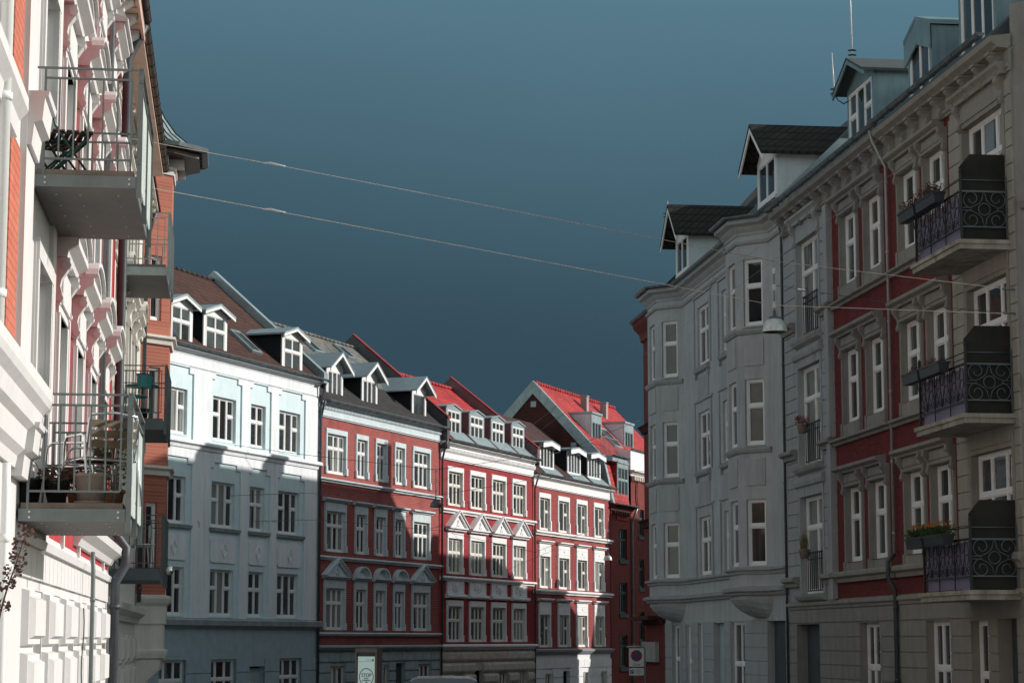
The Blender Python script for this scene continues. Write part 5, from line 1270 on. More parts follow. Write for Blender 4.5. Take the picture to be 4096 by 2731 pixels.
# ================================================================= loose things, street furniture, ground
mat('pot_black',(.012,.012,.014),.18,.5,dirt=0,var=.2,bump=0)
mat('pot_clay',(.30,.235,.20),.9,.15,dirt=.25,var=.08)
mat('pot_terracotta',(.42,.22,.15),.9,.15,dirt=.2,var=.08)
mat('alu',(.75,.76,.78),.18,.5,1.,.03,3,0,0)
mat('wood_slat',(.16,.125,.085),.7,.3,dirt=.2,var=.3,vs=8)
mat('chair_green',(.012,.07,.045),.4,.5,dirt=.1)
mat('chair_red',(.16,.028,.035),.6,.4,dirt=.15,var=.2)
mat('teal_paint',(.025,.24,.25),.45,.5,dirt=.05)
mat('teal_dark',(.02,.13,.14),.45,.5,dirt=.05)
mat('plastic_white',(.55,.55,.53),.5,.4,dirt=.15)
mat('silver_foil',(.7,.72,.75),.2,.5,1.,.1,5,0,.1)
mat('dry_plant',(.105,.06,.048),.9,.1,dirt=0,var=.5,vs=12)
mat('green_leaf',(.045,.085,.025),.7,.3,dirt=0,var=.4,vs=9)
mat('yellow_leaf',(.16,.15,.05),.7,.3,dirt=0,var=.4,vs=9)
mat('orange_flower',(.48,.17,.02),.6,.3,dirt=0,var=.25,vs=20)
mat('red_flower',(.25,.03,.04),.6,.3,dirt=0,var=.3,vs=20)
mat('planter_box',(.03,.038,.044),.5,.4,dirt=.1)
mat('soil',(.03,.022,.017),.95,.1,dirt=0)
mat('lamp_shade',(.58,.62,.60),.45,.5,.35,.2,9,.35,.1,30,dcol=(.16,.12,.09))
mat('lamp_dark',(.10,.12,.13),.45,.5,.3,.2,9,.2,.05)
mat('lamp_inside',(.03,.05,.045),.6,.3,dirt=0)
mat('insulator',(.62,.63,.61),.3,.5,dirt=.2)
mat('insulator_dark',(.06,.06,.06),.4,.5,dirt=0)
mat('wire_steel',(.74,.68,.60),.6,.3,0,.1,5,0,0)
mat('wire_pale',(.30,.31,.29),.6,.3,dirt=0,bump=0)
mat('wire_dark',(.10,.11,.115),.6,.3,dirt=0,bump=0)
mat('kiosk_brown',(.20,.135,.12),.45,.5,.2,dirt=.1)
mat('sign_white',(.62,.63,.63),.5,.4,dirt=.1)
mat('sign_blue',(.02,.08,.16),.45,.4,dirt=0); mat('sign_red',(.30,.01,.03),.45,.4,dirt=0); mat('ink_black',(.015,.016,.02),.5,.3,dirt=0)
mat('ring_purple',(.22,.03,.10),.5,.3,dirt=0)
mat('van_paint',(.12,.16,.19),.25,.6,.2,.04,2,.05,0); mat('rubber',(.015,.015,.016),.85,.2,dirt=0)
mat('asphalt',(.05,.05,.052),.9,.25,dirt=.3,var=.2,vs=1,bump=.5,bs=60); mat('paving',(.24,.235,.225),.9,.2,dirt=.3,var=.12); mat('kerb_stone',(.30,.29,.28),.85,.2,dirt=.3); mat('earth',(.07,.075,.05),.95,.1,dirt=.3,var=.3); mat('marking_white',(.75,.75,.73),.7,.3,dirt=.3)
# poster: a lit panel behind glass
m,t,b=nt('poster_lit'); b.inputs['Base Color'].default_value=(.55,.68,.64,1); b.inputs['Emission Color'].default_value=(.55,.72,.66,1); b.inputs['Emission Strength'].default_value=.30; b.inputs['Roughness'].default_value=.3
class Thing:
    def __init__(s,name,loc,rz,label,cat,group=None): s.e=tag(empty(name,loc,rz),label,cat,group)
    def part(s,mb,name,m,parent=None): return [p.build(name,m if isinstance(m,list) else M[m],parent or s.e) for p in mb.pieces()][0]
    def text(s,body,x,y,z,size,m,parent,name): return text(None,body,x,y,z,size,M[m],parent,name)
# ---------------------------------------------------------------- plants
def leaves(mb,c,r,h,n,l=.06,m=0,flat=.4):
    for i in range(n):
        a=random.uniform(0,6.283); q=math.sqrt(random.random())*r; z=random.random()*h
        p=Vector((c[0]+q*math.cos(a),c[1]+q*math.sin(a),c[2]+z)); d=Vector((math.cos(a)*random.uniform(.2,1),math.sin(a)*random.uniform(.2,1),random.uniform(-.3,.9))).normalized()
        s=d.orthogonal().normalized()*l*flat; s.rotate(__import__('mathutils').Quaternion(d,random.uniform(0,6.28))); L=l*random.uniform(.6,1.2)
        mb.face([p,p+d*L*.5+s,p+d*L,p+d*L*.5-s],m)
def stems(mb,c,r,h,n,rad=.004,m=0):
    for i in range(n):
        a=random.uniform(0,6.283); q=random.random()*r*.5; b=Vector((c[0]+q*math.cos(a),c[1]+q*math.sin(a),c[2])); t=b+Vector((math.cos(a)*r*.7,math.sin(a)*r*.7,h*random.uniform(.6,1)))
        mb.tube([b,(b+t)/2+Vector((random.uniform(-.02,.02),random.uniform(-.02,.02),.02)),t],[rad,rad*.8,rad*.4],4,m)
def pot(name,loc,r,h,m,label,group,plant=None,rim=.012,taper=.72,saucer=False,wire=False):
    T=Thing(name,loc,0,label,'plant pot',group)
    mb=MB().lathe([(0,.0),(r*taper,0),(r*.97,h*.86),(r,h*.88),(r+rim,h*.9),(r+rim,h),(r-.012,h),(r-.02,h*.88)],n=28); T.part(mb,'pot',m)
    T.part(MB().lathe([(r-.015,h*.9),(0,h*.92)],n=20),'soil','soil')
    if saucer: T.part(MB().lathe([(0,.0),(r*.95,0),(r*1.05,.03),(r*.98,.03),(r*.8,.012)],n=24),'saucer',m)
    if wire: T.part(MB().tube([(r*.8*math.cos(k*math.pi/10),0,h+r*1.5*math.sin(k*math.pi/10)) for k in range(11)],.005,6),'handle','lead_grey')
    if plant:
        p=MB(); kind,ph,pn,pm=plant; stems(p,(0,0,h*.9),r*1.1,ph,max(6,pn//12)); leaves(p,(0,0,h*.9),r*1.15,ph,pn,.05); T.part(p,'plant',pm)
    return T
zQp=lambda x,y:zQ(x,y)
# lower near balcony (front things stand at the near end)
HD=HL2; dk0=HD.zg+BL0['deck']; dk1=HD.zg+BL1['deck']
def onb(p,Y,z): return (at(p,Y)[0],Y,z)
pot('plant_pot',onb(zQ(262,1240),20.45,dk0),.115,.24,'pot_black','black pot with a wire handle, leftmost on the lower steel balcony','pots on the lower steel balcony',wire=True)
pot('plant_pot',onb(zQ(505,1240),20.45,dk0),.130,.235,'pot_black','glossy black pot of withered brown plants on the lower steel balcony','pots on the lower steel balcony',('d',.10,160,'dry_plant'),taper=.6)
pot('plant_pot',onb(zQ(815,1240),20.5,dk0),.155,.285,'pot_clay','large grey brown clay pot on its saucer behind the balcony bars','pots on the lower steel balcony',saucer=True,taper=.78)
pot('plant_pot',onb(zQ(690,1240),20.95,dk0),.10,.16,'pot_terracotta','small terracotta pot of reddish leaves behind the large clay pot','pots on the lower steel balcony',('d',.2,140,'red_flower'))
pot('plant_pot',onb(zQ(1010,1240),21.6,dk0),.11,.2,'pot_terracotta','terracotta pot with a loose yellow green plant at the balcony rail','pots on the lower steel balcony',('g',.45,160,'yellow_leaf'))
def alu_chair(loc,rz,label):
    T=Thing('garden_chair',loc,rz,label,'chair','aluminium chairs on the lower steel balcony')
    w=.27
    for s in (-1,1):
        T.part(MB().tube([(s*w,.26,0),(s*w,.24,.42),(s*w,.22,.62),(s*w,.16,.665),(s*w,-.16,.665),(s*w,-.22,.64),(s*w*1.0,-.27,.3),(s*w,-.33,0)],.0135,8),'side_frame','alu')
    T.part(MB().tube([(-w*.92,-.05,.44),(-w*.92,-.20,.45),(-w*.92,-.27,.80),(-w*.85,-.285,.845),(0,-.295,.87),(w*.85,-.285,.845),(w*.92,-.27,.80),(w*.92,-.20,.45),(w*.92,-.05,.44)],.0135,8),'back_frame','alu')
    mb=MB(); mb.tube([(-w,.22,.43),(w,.22,.43)],.012,8); mb.tube([(-w,-.2,.43),(w,-.2,.43)],.012,8); mb.tube([(-w,.22,.43),(-w,-.2,.43)],.012,8); mb.tube([(w,.22,.43),(w,-.2,.43)],.012,8); T.part(mb,'seat_frame','alu')
    for k in range(5): T.part(MB().box(-w*.93,w*.93,-.18+k*.085,-.115+k*.085,.442,.458),'seat_slat','wood_slat')
    for k in range(3): T.part(MB().box(-w*.86,w*.86,-.262-k*.008,-.246-k*.008,.54+k*.095,.61+k*.095),'back_slat','wood_slat')
    return T
alu_chair(onb(zQ(900,870),20.85,dk0),R(36),'aluminium armchair with wooden back slats turned to the camera, on the lower steel balcony')
alu_chair(onb(zQ(700,930),21.75,dk0),R(80),'second aluminium armchair standing side on behind the first and nearer the wall')
def folding_chair(loc,rz,label):
    T=Thing('folding_chair',loc,rz,label,'chair','folding chairs on the upper steel balcony'); w=.19
    for s in (-1,1):
        T.part(MB().tube([(s*w,.20,0),(s*w,-.02,.30),(s*w,-.17,.52),(s*w,-.22,.68),(s*w,-.24,.84)],.013,6),'long_leg','chair_green'); T.part(MB().tube([(s*w*.86,-.24,0),(s*w*.86,.0,.26),(s*w*.86,.18,.44)],.013,6),'short_leg','chair_green')
    mb=MB()
    for s in (-1,1): mb.tube([(s*w*.9,-.2,.45),(s*w*.9,.2,.45)],.011,6)
    T.part(mb,'seat_rail','chair_green')
    for k in range(6): T.part(MB().box(-.205,.205,-.19+k*.068,-.142+k*.068,.462,.478),'seat_slat','chair_red')
    for k,(y,z) in enumerate(((-.215,.64),(-.235,.76))): T.part(MB().box(-.205,.205,y-.012,y+.004,z,z+.07),'back_slat','chair_red')
    return T
z2=Z(0,500,420,1317)
folding_chair(onb(z2(880,230),21.35,dk1),R(-72),'green framed folding chair with dark red slats, nearer the rail of the upper balcony')
folding_chair(onb(z2(660,460),21.75,dk1),R(-60),'green folding chair with red slats standing close to the wall on the upper balcony')
# far dark balconies
def b3(x,y,k): return HL3.world(x,y,BL3[k]['deck'])
def cafe_chair(loc,rz,label,m,group,m2=None):
    T=Thing('balcony_chair',loc,rz,label,'chair',group)
    for sx in (-1,1):
        for sy in (-1,1): T.part(MB().tube([(sx*.2,sy*.19,0),(sx*.17,sy*.16,.44)],.013,6),'leg',m)
    T.part(MB().lathe([(0,.44),(.20,.44),(.22,.455),(.2,.475),(0,.47)],n=20),'seat',m)
    mb=MB()
    for s in (-1,1): mb.tube([(s*.17,-.17,.46),(s*.18,-.22,.85)],.012,6)
    T.part(mb,'back_post',m); A=[(-.2+.4*i/8,-.235+.06*abs(i/4-1)**2) for i in range(9)]
    T.part(MB().profz(.62,.86,A+[(x,y-.014) for x,y in reversed(A)]),'backrest',m2 or m); return T
cafe_chair(b3(6.6,-.42,1),R(60),'turquoise chair with a rounded back on the middle dark balcony','teal_paint','chairs on the far balconies','teal_paint')
T=Thing('balcony_table',b3(7.1,-.5,1),0,'round turquoise rimmed table on the middle dark balcony','table')
T.part(MB().lathe([(0,.70),(.33,.70),(.34,.715),(.33,.73),(0,.73)],n=28),'table_top','teal_dark'); T.part(MB().tube([(0,0,.02),(0,0,.7)],.02,8),'column','teal_dark'); T.part(MB().lathe([(.2,0),(.19,.02),(.02,.04)],n=20),'foot','teal_dark')
pot('plant_pot',HL3.world(7.05,-.5,BL3[1]['deck']+.73),.12,.22,'pot_black','black bucket shaped pot on the turquoise balcony table','pots on the far balconies',taper=.8)
pot('plant_pot',b3(6.35,-.55,1),.11,.2,'pot_black','black pot on the floor of the middle dark balcony','pots on the far balconies')
cafe_chair(b3(6.5,-.62,0),R(-80),'grey white chair nearest the wall corner on the lowest dark balcony','plastic_white','chairs on the far balconies')
cafe_chair(b3(7.3,-.5,0),R(100),'grey white chair farther along the lowest dark balcony','plastic_white','chairs on the far balconies')
T=Thing('garden_lantern',b3(6.4,-.25,0),0,'white metal lantern on the lowest dark balcony','lantern')
T.part(MB().box(-.1,.1,-.1,.1,0,.04),'base','plastic_white'); mb=MB()
for sx in (-1,1):
    for sy in (-1,1): mb.box(sx*.09-.012,sx*.09+.012,sy*.09-.012,sy*.09+.012,.04,.5)
for z in (.2,.34): 
    for s in (-1,1): mb.box(-.09,.09,s*.09-.008,s*.09+.008,z,z+.02); mb.box(s*.09-.008,s*.09+.008,-.09,.09,z,z+.02)
T.part(mb,'frame','plastic_white'); T.part(MB().profy(-.12,.12,[(-.13,.5),(.13,.5),(0,.66)]),'lid','plastic_white'); T.part(MB().box(-.078,.078,-.078,.078,.045,.49),'glass','glass_dark')
o=MB().lathe([(.0,-.09),(.06,-.07),(.085,0),(.06,.07),(.0,.09)],n=20).build('silver_ball',M['silver_foil']); o.location=HL3.world(6.1,-1.12,BL3[0]['deck']-.03); tag(o,'shiny silver ball hanging at the corner of the lowest dark balcony','ornament')
# ---------------------------------------------------------------- planters on the iron balconies, pots on the juliet rails
def planter(H,x,y,z,L,label,kind):
    T=Thing('flower_box',H.world(x,y,z),math.atan2(H.d[1],H.d[0]),label,'flower box','flower boxes on the iron balconies')
    mb=MB(); a=[(-L/2+.03,-.09,0),(L/2-.03,-.09,0),(L/2-.03,.09,0),(-L/2+.03,.09,0)]; b=[(-L/2,-.12,.2),(L/2,-.12,.2),(L/2,.12,.2),(-L/2,.12,.2)]; mb._prism(a,b); mb.box(-L/2-.012,L/2+.012,-.132,-.112,.175,.21); mb.box(-L/2-.012,L/2+.012,.112,.132,.175,.21); mb.box(-L/2-.012,-L/2+.008,-.132,.132,.175,.21); mb.box(L/2-.008,L/2+.012,-.132,.132,.175,.21); T.part(mb,'box','planter_box'); T.part(MB().box(-L/2+.02,L/2-.02,-.105,.105,.19,.203),'soil','soil')
    n=int(L/.12); p=MB(); fl=MB()
    for i in range(n):
        c=(-L/2+.1+(L-.2)*i/max(1,n-1),random.uniform(-.05,.05),.2)
        if kind=='dry': stems(p,c,.09,random.uniform(.12,.34),7,.004); leaves(p,c,.08,.24,26,.05)
        elif kind=='thin': stems(p,c,.06,random.uniform(.08,.2),4,.004); leaves(p,c,.05,.12,8,.04)
        else:
            leaves(p,c,.09,.14,50,.11,flat=.14)
            for k in range(3):
                q=(c[0]+random.uniform(-.08,.08),c[1]+random.uniform(-.08,.08),.2+random.uniform(.15,.27)); leaves(fl,q,.012,.015,12,.028,flat=.5); fl.tube([(c[0],c[1],.2),(q[0],q[1],q[2])],.003,3)
    T.part(p,'plants','green_leaf' if kind=='flower' else 'dry_plant')
    if kind=='flower': T.part(fl,'flowers','orange_flower')
for i,(zs,kind,w) in enumerate(((10.30,'dry','dry reddish stems'),(6.95,'thin','bare stalks'),(3.62,'flower','orange flowers'))):
    nm=('top','middle','lowest')[i]
    planter(HW,15.35,-1.17,zs+.90,1.05,'dark flower box with %s on the far part of the %s iron balcony'%(w,nm),kind)
    planter(HW,16.62,-1.17,zs+.90,1.25,'longer flower box with %s nearest the screen of the %s iron balcony'%(w,nm),kind)
pot('plant_pot',HW.world(2.35,-.17,8.05),.14,.24,'pot_clay','clay pot of dark red flowers hooked on the middle juliet railing','pots on the juliet railings',('d',.22,200,'red_flower'))
T=pot('plant_pot',HW.world(2.35,-.17,4.80),.15,.24,'pot_clay','clay pot of tall spiky grass hooked on the lowest juliet railing','pots on the juliet railings')
mb=MB()
for k in range(60):
    a=random.uniform(0,6.28); r=random.random()*.1; q=random.uniform(.3,.6); mb.face([(r*math.cos(a)-.01,r*math.sin(a),.22),(r*math.cos(a)+.01,r*math.sin(a),.22),(r*1.8*math.cos(a),r*1.8*math.sin(a),.22+q)])
T.part(mb,'plant','yellow_leaf')
# dry climbing stem at the left edge
mb=MB(); p0=at((2,608),17.2); pts=[at(p,17.2) for p in ((-6,640),(2,606),(8,585),(13,572),(17,560),(22,545),(27,532))]; pts=[(x,y,z) for x,y,z in pts]; base=(pts[0][0]+.0,17.2,ground(17.2))
T=Thing('dry_shrub',base,0,'dry leafless climbing stem with seed heads at the left edge','plant'); rel=[(x-base[0],y-base[1],z-base[2]) for x,y,z in pts]
mb=MB().tube([(-.12,0,0),(-.13,0,.5)]+rel,[.012,.011,.010,.009,.008,.007,.006,.005,.004],6); T.part(mb,'stem','dry_plant'); mb=MB()
for q in rel[1:]: leaves(mb,(q[0],q[1],q[2]-.04),.06,.09,40,.035,flat=.5)
T.part(mb,'seed_head','dry_plant')
# ---------------------------------------------------------------- pendant street lamps and their wires
def lamp(loc,label,m,s=1.,up=1.24):
    T=Thing('street_lamp',loc,0,label,'street lamp','pendant street lamps')
    r=.235*s
    T.part(MB().lathe([(r,0),(r*.99,.05*s),(r*.93,.13*s),(r*.80,.20*s),(r*.60,.245*s),(r*.42,.26*s)],n=32),'lamp_shade',m); T.part(MB().lathe([(r*.985,.004),(r*.97,.05*s),(r*.9,.125*s),(r*.5,.22*s),(0,.235*s)],n=32),'reflector','lamp_inside')
    T.part(MB().lathe([(r*.5,.262*s),(r*.52,.285*s),(r*.40,.30*s),(r*.16,.32*s),(r*.14,.42*s),(.0,.43*s)],n=20),'cap','lamp_dark')
    rod=MB().tube([(0,0,.40*s),(0,0,up)],.012,8); T.part(rod,'rod','lead_grey')
    for z in (.52,.86,1.18):
        z*=up/1.24; mb=MB()
        pr=[(.0,z-.06)]
        for k in range(4): pr+=[(.018,z-.055+k*.032),(.045*s,z-.045+k*.032),(.045*s,z-.032+k*.032),(.018,z-.026+k*.032)]
        T.part(mb.lathe(pr+[(0,z+.075)],n=16),'insulator','insulator')
    return T
Yl=42.
lx,_,lz=at((774.8,332),Yl); lamp((lx,Yl,lz),'weathered pale grey dome lamp on insulator rods hanging before the grey bay house','lamp_shade')
def wire(name,pts,r,m,label,cat='wire',group=None,sag=.0):
    P=[]; 
    for a,b in zip(pts[:-1],pts[1:]):
        for k in range(9 if sag else 2):
            t=k/(8 if sag else 1); q=[a[i]+(b[i]-a[i])*t for i in range(3)]; q[2]-=sag*4*t*(1-t); P.append(tuple(q))
    o0=pts[0]; e=tag(empty(name,o0),label,cat,group); MB().tube([tuple(p[i]-o0[i] for i in range(3)) for p in P],r,5,0,False).build('cable',M[m],e); return e
d_=lambda x,y,Y: at((x/2.297,y/2.2966),Y)
hk1=HW.world(18.15,-.02,HW.z(zM(1440,505))); hk2=HW.world(18.15,-.02,HW.z(zM(1450,662)))
g='span wires above the street'
lw1=[d_(190,298,42.6),d_(630,378,42.3),d_(1779,600,Yl),tuple(hk1)]; lw2=[d_(190,402,42.6),d_(630,484,42.3),d_(1781,701,Yl),tuple(hk2)]
w1=wire('span_wire',lw1,.006,'wire_steel','upper steel span wire across the whole street carrying the near lamp','wire',g); w2=wire('span_wire',lw2,.0065,'wire_steel','lower steel span wire across the street at the near lamp cap','wire',g)
for w_,p in ((w1,lw1),(w2,lw2)):
    o=p[0]; c=[p[1][i]-o[i] for i in range(3)]; mb=MB().tube([(c[0]-.22,c[1],c[2]+.035),(c[0]-.08,c[1],c[2]+.03),(c[0]+.08,c[1],c[2]-.01),(c[0]+.22,c[1],c[2]-.035)],[.010,.022,.022,.010],8); mb.build('strain_insulator',M['insulator'],w_)
    o2=p[3]; c=[o2[i]-o[i] for i in range(3)]; MB().tube([tuple(c),(c[0]-.25,c[1]-.02,c[2]+.02)],.02,6).build('wall_hook',M['lead_grey'],w_)
w3=wire('stay_wire',[d_(1781,655,Yl),d_(1838,664,Yl),d_(2000,690,42),tuple(hk2)],.006,'wire_dark','thin stay wire from the near lamp rod to the right wall hook','wire')
o=d_(1781,655,Yl); a=d_(1832,663.5,Yl); b=d_(1853,667,Yl); MB().tube([tuple(a[i]-o[i] for i in range(3)),tuple(b[i]-o[i] for i in range(3))],.022,8).build('turnbuckle',M['alu'],w3)
p2=at((435.7,507),85); lamp(p2,'dark grey dome lamp hanging in front of the red brick house','lamp_dark',.95,1.5)
p3=at((607.8,560),114); lamp(p3,'small white dome lamp hanging beside the dark brick end house','lamp_shade',.95,2.2)
pz=p2[2]
wire('span_wire',[at((150,433),78),at((300,454),82),(p2[0],85,pz+1.45),at((560,452),100),at((640,420),104)],.010,'wire_dark','upper dark wire carrying the lamp before the red brick house','wire',g)
wire('span_wire',[at((150,498),78),at((300,493),82),(p2[0],85,pz+.45),at((540,478),100),at((655,470),104)],.010,'wire_dark','lower dark wire at the lamp before the red brick house','wire',g)
wire('span_wire',[at((165,522),77),at((320,519.5),86),at((445,531),92),at((535,552),100),(p3[0],114,p3[2]+1.9)],.009,'wire_dark','faint dark wire crossing the red houses to the white lamp','wire',g)
wire('overhead_wire',[at((1060,10),38.5),at((470,474),106)],.0045,'wire_pale','upper of two long thin wires slanting down along the right houses','wire','long wires along the street')
wire('overhead_wire',[at((1060,52),38.5),at((455,492),104)],.0045,'wire_pale','lower of two long thin wires slanting down along the right houses','wire','long wires along the street')
# ---------------------------------------------------------------- aerials
def aerial(top,bot,label,r=.014,arm=None,Y=55):
    T=Thing('roof_aerial',bot,0,label,'aerial','roof aerials'); h=top[2]-bot[2]; dx=top[0]-bot[0]
    T.part(MB().tube([(0,0,0),(dx*.5,0,h*.5),(dx,0,h)],[r*1.3,r,r*.6],6),'mast','insulator'); 
    mb=MB()
    for z in (.10,.22): mb.box(-.1,.1,-.02,.02,z,z+.03); mb.box(-.02,.02,-.1,.1,z+.004,z+.026)
    T.part(mb,'clamp','iron_black')
    if arm: T.part(MB().tube([(0,0,.12),(arm[0]*.3,0,-.05),(arm[0]*.6,arm[1]*.5,arm[2]-.02),arm],.015,6),'bracket','iron_black')
    return T
Ya=53.0
pb=at(zL(345,395),Ya); pt=at(zL(326,-200),Ya); aerial(pt,pb,'tall white whip aerial rising past the top of the picture',.018)
pb=at(zL(228,650),Ya+1.2); pt=at(zL(210,350),Ya+1.2); aerial(pt,pb,'short white whip aerial on a bent bracket left of the dormer',.018,(at(zL(332,662),Ya+.6)[0]-pb[0],-.6,at(zL(332,662),Ya+.6)[2]-pb[2]))
pb=at(zJ(305,240),77); pt=at(zJ(316,100),77); T=aerial(pt,pb,'small grey aerial on the far tiled dormer',.016)
# ---------------------------------------------------------------- info stand, sign post, van
Yk=68.; kx=at((368.5,660),Yk)[0]; top=at((368,647.8),Yk)[2]; zg=ground(Yk); hh=top-zg
T=Thing('info_stand',(kx,Yk,zg),R(-30),'brown framed street poster stand reading STOP','poster stand'); w=.80/2
mb=MB(); mb.box(-w,-w+.06,-.14,.14,0,hh); mb.box(w-.06,w,-.14,.14,0,hh); mb.box(-w+.06,w-.06,-.14,.14,hh-.125,hh); mb.box(-w+.06,w-.06,-.14,.14,0,.5); T.part(mb,'frame','kiosk_brown')
T.part(MB().box(-w+.06,w-.06,-.10,.10,.5,hh-.125),'backing','pipe_dark'); pz0=.62; pz1=hh-.245
P_=T.part(MB().box(-w+.085,w-.10,-.108,-.102,pz0,pz1),'poster','poster_lit')
zc=hh-.86; mb=MB(); n=40; ro,ri=.265,.24
for k in range(n):
    a,b=2*math.pi*k/n,2*math.pi*(k+1)/n; mb.face([(ri*math.cos(a),-.113,zc+ri*math.sin(a)),(ro*math.cos(a),-.113,zc+ro*math.sin(a)),(ro*math.cos(b),-.113,zc+ro*math.sin(b)),(ri*math.cos(b),-.113,zc+ri*math.sin(b))])
T.part(mb,'ring','ring_purple',P_)
for s_,z,sz in (('STOP',zc+.0,.155),('INGEN',zc-.065,.052),('STORSKRALD',zc-.122,.052),('HER',zc-.178,.052)): T.text(s_,0,-.113,z,sz,'ink_black',P_,'lettering')
mb=MB().box(-.29,.27,-.1125,-.1085,hh-.40,hh-.394); T.part(mb,'rule','zinc_dark',P_); mb=MB().profy(-.1125,-.1085,[(.20,hh-.32),(.205,hh-.37),(.235,hh-.385),(.265,hh-.37),(.27,hh-.32),(.25,hh-.335),(.235,hh-.315),(.22,hh-.335)]); T.part(mb,'crest','zinc_dark',P_); T.part(MB().box(.0,.18,-.1125,-.1085,hh-.352,hh-.342),'caption','zinc_dark',P_)
Yz=74.; zz=lambda y: at((636.3,y),Yz)[2]; sx_=at((636.3,655),Yz)[0]; zg=ground(Yz)
T=Thing('sign_post',(sx_,Yz,zg),R(2),'grey tube frame with a no parking zone sign over a small blue P plate','road sign'); q=lambda y: zz(y)-zg
px_=Yz/2221.
mb=MB().tube([(-.32,0,q(646.3)),(.18,0,q(645.8)),(.265,0,q(647.0)),(.285,0,q(650)),(.29,0,0)],.028,8); T.part(mb,'post','steel_grey')
def plate(x0,x1,z0,z1,y,m,mm,nm): 
    r=.025; pts=[]
    for cx,cz,a0 in ((x1-r,z1-r,0),(x0+r,z1-r,90),(x0+r,z0+r,180),(x1-r,z0+r,270)): pts+=[(cx+r*math.cos(R(a0+k*30)),cz+r*math.sin(R(a0+k*30))) for k in range(4)]
    return T.part(MB().profy(y-.02,y,pts),nm,m)
w=.246; s1=plate(-w,w,q(666.0),q(647.7),-.03,'sign_white',0,'zone_plate'); cz=q(655.1); rr=.188
def disc(r,y,m,par,nm,cz=cz): return T.part(MB().profy(y-.003,y,[(r*math.cos(k*math.pi/20),cz+r*math.sin(k*math.pi/20)) for k in range(40)]),nm,m,par)
disc(rr,-.051,'sign_red',s1,'red_disc'); disc(rr*.74,-.055,'sign_blue',s1,'blue_disc'); k=rr*.80/math.sqrt(2); e=.02; T.part(MB().profy(-.062,-.059,[(-k-e,cz+k-e),(-k+e,cz+k+e),(k+e,cz-k+e),(k-e,cz-k-e)]),'red_bar','sign_red',s1)
T.text('Zone',0,-.053,q(664.9),.105,'ink_black',s1,'lettering')
s2=plate(-w,w,q(674.8),q(667.4),-.03,'sign_white',0,'parking_plate'); T.part(MB().box(-w*.86,-w*.38,-.054,-.051,q(673.2),q(669.2)),'blue_square','sign_blue',s2); T.text('P',-w*.62,-.057,q(672.7),.13,'sign_white',s2,'lettering')
for tx,yy in (('Privat',669.8),('p\u00e5 hverdage',671.6),('zone',673.4)): T.text(tx,.075,-.053,q(yy),.048,'ink_black',s2,'lettering')
# van, only its roof shows
Yv=47.; vx=at((443,676),Yv)[0]; zg=ground(Yv); ztop=at((480,677.4),Yv)[2]-zg
T=Thing('parked_van',(vx,Yv,zg),R(1.5),'grey blue panel van whose roof just shows at the bottom edge','van'); hw=.86; Ln=4.9
def sec(y,zt,ins=0): return [(-hw+ins,y,.35),(-hw-.0+ins*.5,y,.95),(-hw+.06+ins,y,zt-.25),(-hw+.14+ins,y,zt-.07),(-hw+.28+ins,y,zt-.012),(0,y,zt),(hw-.28-ins,y,zt-.012),(hw-.14-ins,y,zt-.07),(hw-.06-ins,y,zt-.25),(hw-ins*.5,y,.95),(hw-ins,y,.35)]
ss=[sec(0,ztop,.06),sec(.08,ztop+.0),sec(3.3,ztop+.0),sec(3.9,ztop-.22,.03),sec(4.25,1.12,.05),sec(Ln,.95,.08)]; mb=MB()
for a,b in zip(ss[:-1],ss[1:]):
    for i in range(len(a)): j=(i+1)%len(a); mb.face([a[i],a[j],b[j],b[i]],0,i not in (10,))
mb.face(ss[0]); mb.face(ss[-1]); T.part(mb,'body','van_paint')
T.part(MB().box(-.62,.62,-.012,.05,1.05,ztop-.28),'rear_window','glass_dark'); T.part(MB().box(-.8,.8,-.1,.05,.32,.52),'bumper','rubber'); T.part(MB().box(-.26,.26,-.02,.03,.7,.82),'number_plate','sign_white')
for s in (-1,1):
    T.part(MB().box(s*.80-.05,s*.80+.05,-.02,.06,.8,1.3),'tail_light','sign_red')
    for y in (.85,3.9):
        wh=T.part(MB()._prism([(s*.70,y+.33*math.cos(k*math.pi/12),.33+.33*math.sin(k*math.pi/12)) for k in range(24)],[(s*.90,y+.33*math.cos(k*math.pi/12),.33+.33*math.sin(k*math.pi/12)) for k in range(24)]),'wheel','rubber'); T.part(MB()._prism([(s*.86,y+.2*math.cos(k*math.pi/10),.33+.2*math.sin(k*math.pi/10)) for k in range(20)],[(s*.908,y+.2*math.cos(k*math.pi/10),.33+.2*math.sin(k*math.pi/10)) for k in range(20)]),'rim','steel_grey',wh)
    T.part(MB().box(s*1.0-.09,s*1.0+.09,3.55,3.68,1.0,1.28),'mirror','rubber')
T.part(MB().face if False else MB()._prism([(-.68,3.42,ztop-.06),(.68,3.42,ztop-.06),(.74,4.22,1.17),(-.74,4.22,1.17)],[(-.68,3.46,ztop-.04),(.68,3.46,ztop-.04),(.74,4.26,1.19),(-.74,4.26,1.19)]),'windscreen','glass_dark')
